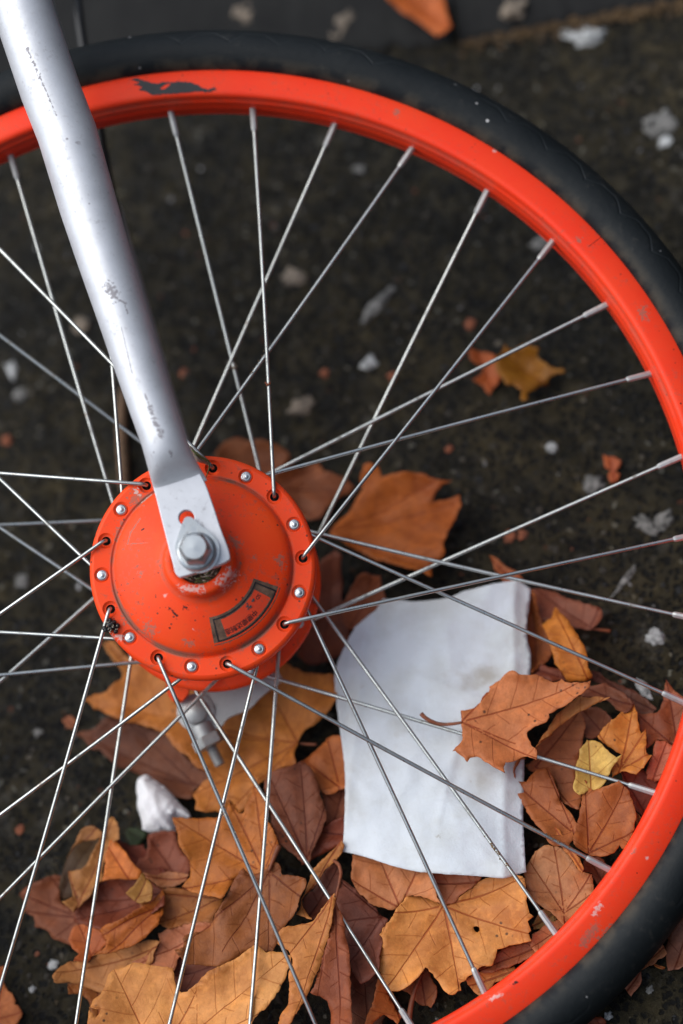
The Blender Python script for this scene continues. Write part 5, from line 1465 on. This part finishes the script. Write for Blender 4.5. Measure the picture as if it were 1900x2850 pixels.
lump('plaster_crumb', 'q7', 150, 1015, 2.0, 1.2, M['whitechip'], 'tiny white crumb between the lone orange leaf and the heap', 'crumb', GS, 24)
lump('plaster_crumb', 'q5', 100, 320, 5, 1.4, M['pale'], 'pale crumb left of the hub seen between spokes', 'crumb', GS, 25)
lump('plaster_crumb', 'q5', 175, 1015, 3.0, 1.3, M['pale'], 'bluish white crumb left of the tiny orange leaf scrap', 'crumb', GS, 26)
lump('plaster_crumb', 'q8', 1225, 1140, 2.4, 1.3, M['whitechip'], 'white crumb close by the tyre at the near edge', 'crumb', GS, 27)
lump('plaster_crumb', 'q8', 1415, 1020, 2.2, 1.2, M['pale'], 'yellowish crumb beside the small pointed leaf at the tyre', 'crumb', GS, 28)
GB = 'brick crumbs on the asphalt'
for k, (tl, x, y, w, lb) in enumerate([('q4', 590, 315, 3.6, 'orange brick crumb above the crumpled ochre leaf'), ('q4', 235, 555, 3.2, 'orange brick crumb beside the bright white crumb'), ('q4', 495, 888, 2.4, 'tiny orange brick crumb alone on the asphalt right of the hub'), ('q3', 845, 540, 3.2, 'orange brick crumb right of the fork'), ('q3', 1490, 540, 3.2, 'orange brick crumb between the upper spokes, far from the fork'),
                                       ('q6', 770, 115, 3.6, 'pinkish brick crumb above the paper'), ('q6', 830, 105, 3.0, 'bright orange brick crumb above the paper'), ('q5', 320, 965, 3.4, 'orange brick crumb left of the wide pale leaf'), ('q7', 90, 285, 2.6, 'orange brick crumb between two spokes at the near left'), ('q3', 30, 850, 3.8, 'reddish brick crumb left of the hub')]):
    lump('brick_crumb', tl, x, y, w, w * .45, M['brick'], lb, 'crumb', GB, 40 + k, rot=k)

mb = MB()
pts = [ground(*px('q3', (x, y)), 3 + .8 * math.sin(k * 2)) for k, (x, y) in enumerate([(566, 610), (560, 690), (556, 780), (560, 870), (566, 960), (572, 1080)])]
mb.tube(pts, [2.2, 2.9, 3.2, 3.3, 3.4, 3.2], 9)
tag(mb.build('twig', M['twig']), 'straight brown twig on the asphalt left of the fork', 'twig')


def clod(i, tile, x, y, n, r, label, mat, spread=1.0, cat='mud', name='mud_crust', group='mud crusts stuck to the spokes', seed=0):
    """Crumbs of dried mud caked round one spoke."""
    p, u = on_spoke(i, tile, x, y)
    rr = random.Random(seed + i)
    b = MB()
    for k in range(n):
        q = to_world(p + u * rr.gauss(0, spread) + np.array([rr.gauss(0, .5), rr.gauss(0, .5), rr.uniform(.3, 1.2)]))
        ic = bmesh.new()
        bmesh.ops.create_icosphere(ic, subdivisions=1, radius=1)
        s = r * rr.uniform(.4, 1.1)
        b.add([q + np.array(v.co) * s * rr.uniform(.7, 1.2) for v in ic.verts], [tuple(w.index for w in f.verts) for f in ic.faces])
        ic.free()
    o = b.build(name, mat, smooth=False)
    return tag(o, label, cat, group)


M['mud'] = plain_mat('dried mud', (.17, .11, .055), .95, 900, .6, .6)
clod(14, 4, 215, 720, 46, .62, 'dried mud crust on the spoke crossing the lower right of the paper', M['mud'], 5.5, seed=1)
clod(13, 4, 660, 625, 22, .5, 'dried mud flecks on the spoke between the paper and the square brown leaf', M['mud'], 5.0, seed=2)
clod(17, 2, 690, 230, 16, .5, 'grey mud flecks where two spokes cross above the veined leaf beside the tissue', M['straw'], 4, seed=3)
clod(3, 'q3', 1180, 480, 18, .5, 'brown mud flecks on a spoke right of the fork', M['mud'], 5, seed=4)
clod(1, 'q3', 1225, 590, 9, .8, 'rust coloured crumb on the upright spoke right of the fork', M['brick'], 1.2, seed=5)
clod(0, 'q3', 1072, 515, 9, .9, 'pale crumb where two spokes cross right of the fork', M['stone'], 1.0, seed=6)
# black gum at a spoke hole and a dry blade of grass at another
b = MB()
gc = np.array(wp('h', 172, 1155, 35))
for k in range(34):
    ic = bmesh.new()
    bmesh.ops.create_icosphere(ic, subdivisions=1, radius=1)
    q = to_world(gc + np.array([rg.gauss(0, 1.15), rg.gauss(0, 1.25), rg.uniform(-.8, 1.6)]))
    s = rg.uniform(.6, 1.5)
    b.add([q + np.array(v.co) * s for v in ic.verts], [tuple(w.index for w in f.verts) for f in ic.faces])
    ic.free()
for k in range(14):
    q = gc + np.array([rg.gauss(0, 1.3), rg.gauss(0, 1.3), 1.9])
    d = np.array([rg.uniform(-1, 1), rg.uniform(-1, 1), .2]) * 1.3
    b.tube([to_world(q), to_world(q + d)], .18, 5, mi=1)
tag(b.build('gum_blob', [M['gum'], M['straw']]), 'sticky black blob clinging to a spoke at the edge of the hub', 'blob')
b = MB()
for (pp, rr_, mi) in (([(668, 28, 45), (700, 75, 41), (740, 105, 39), (780, 140, 37)], [.5, 1.3, 1.5, .6], 0), ([(680, 50, 44), (730, 90, 42), (785, 120, 39), (790, 160, 37), (765, 230, 38)], [.4, .5, .5, .4, .2], 1), ([(690, 85, 43), (720, 112, 41), (760, 130, 38)], [.8, 1.2, .5], 0)):
    b.tube([to_world(wheel('h', *q)) for q in pp], rr_, 6, mi=mi)
tag(b.build('grass_stalk', [M['straw'], M['grass']]), 'dry grass stalk caught on the spoke beside the fork at the hub', 'grass stalk')
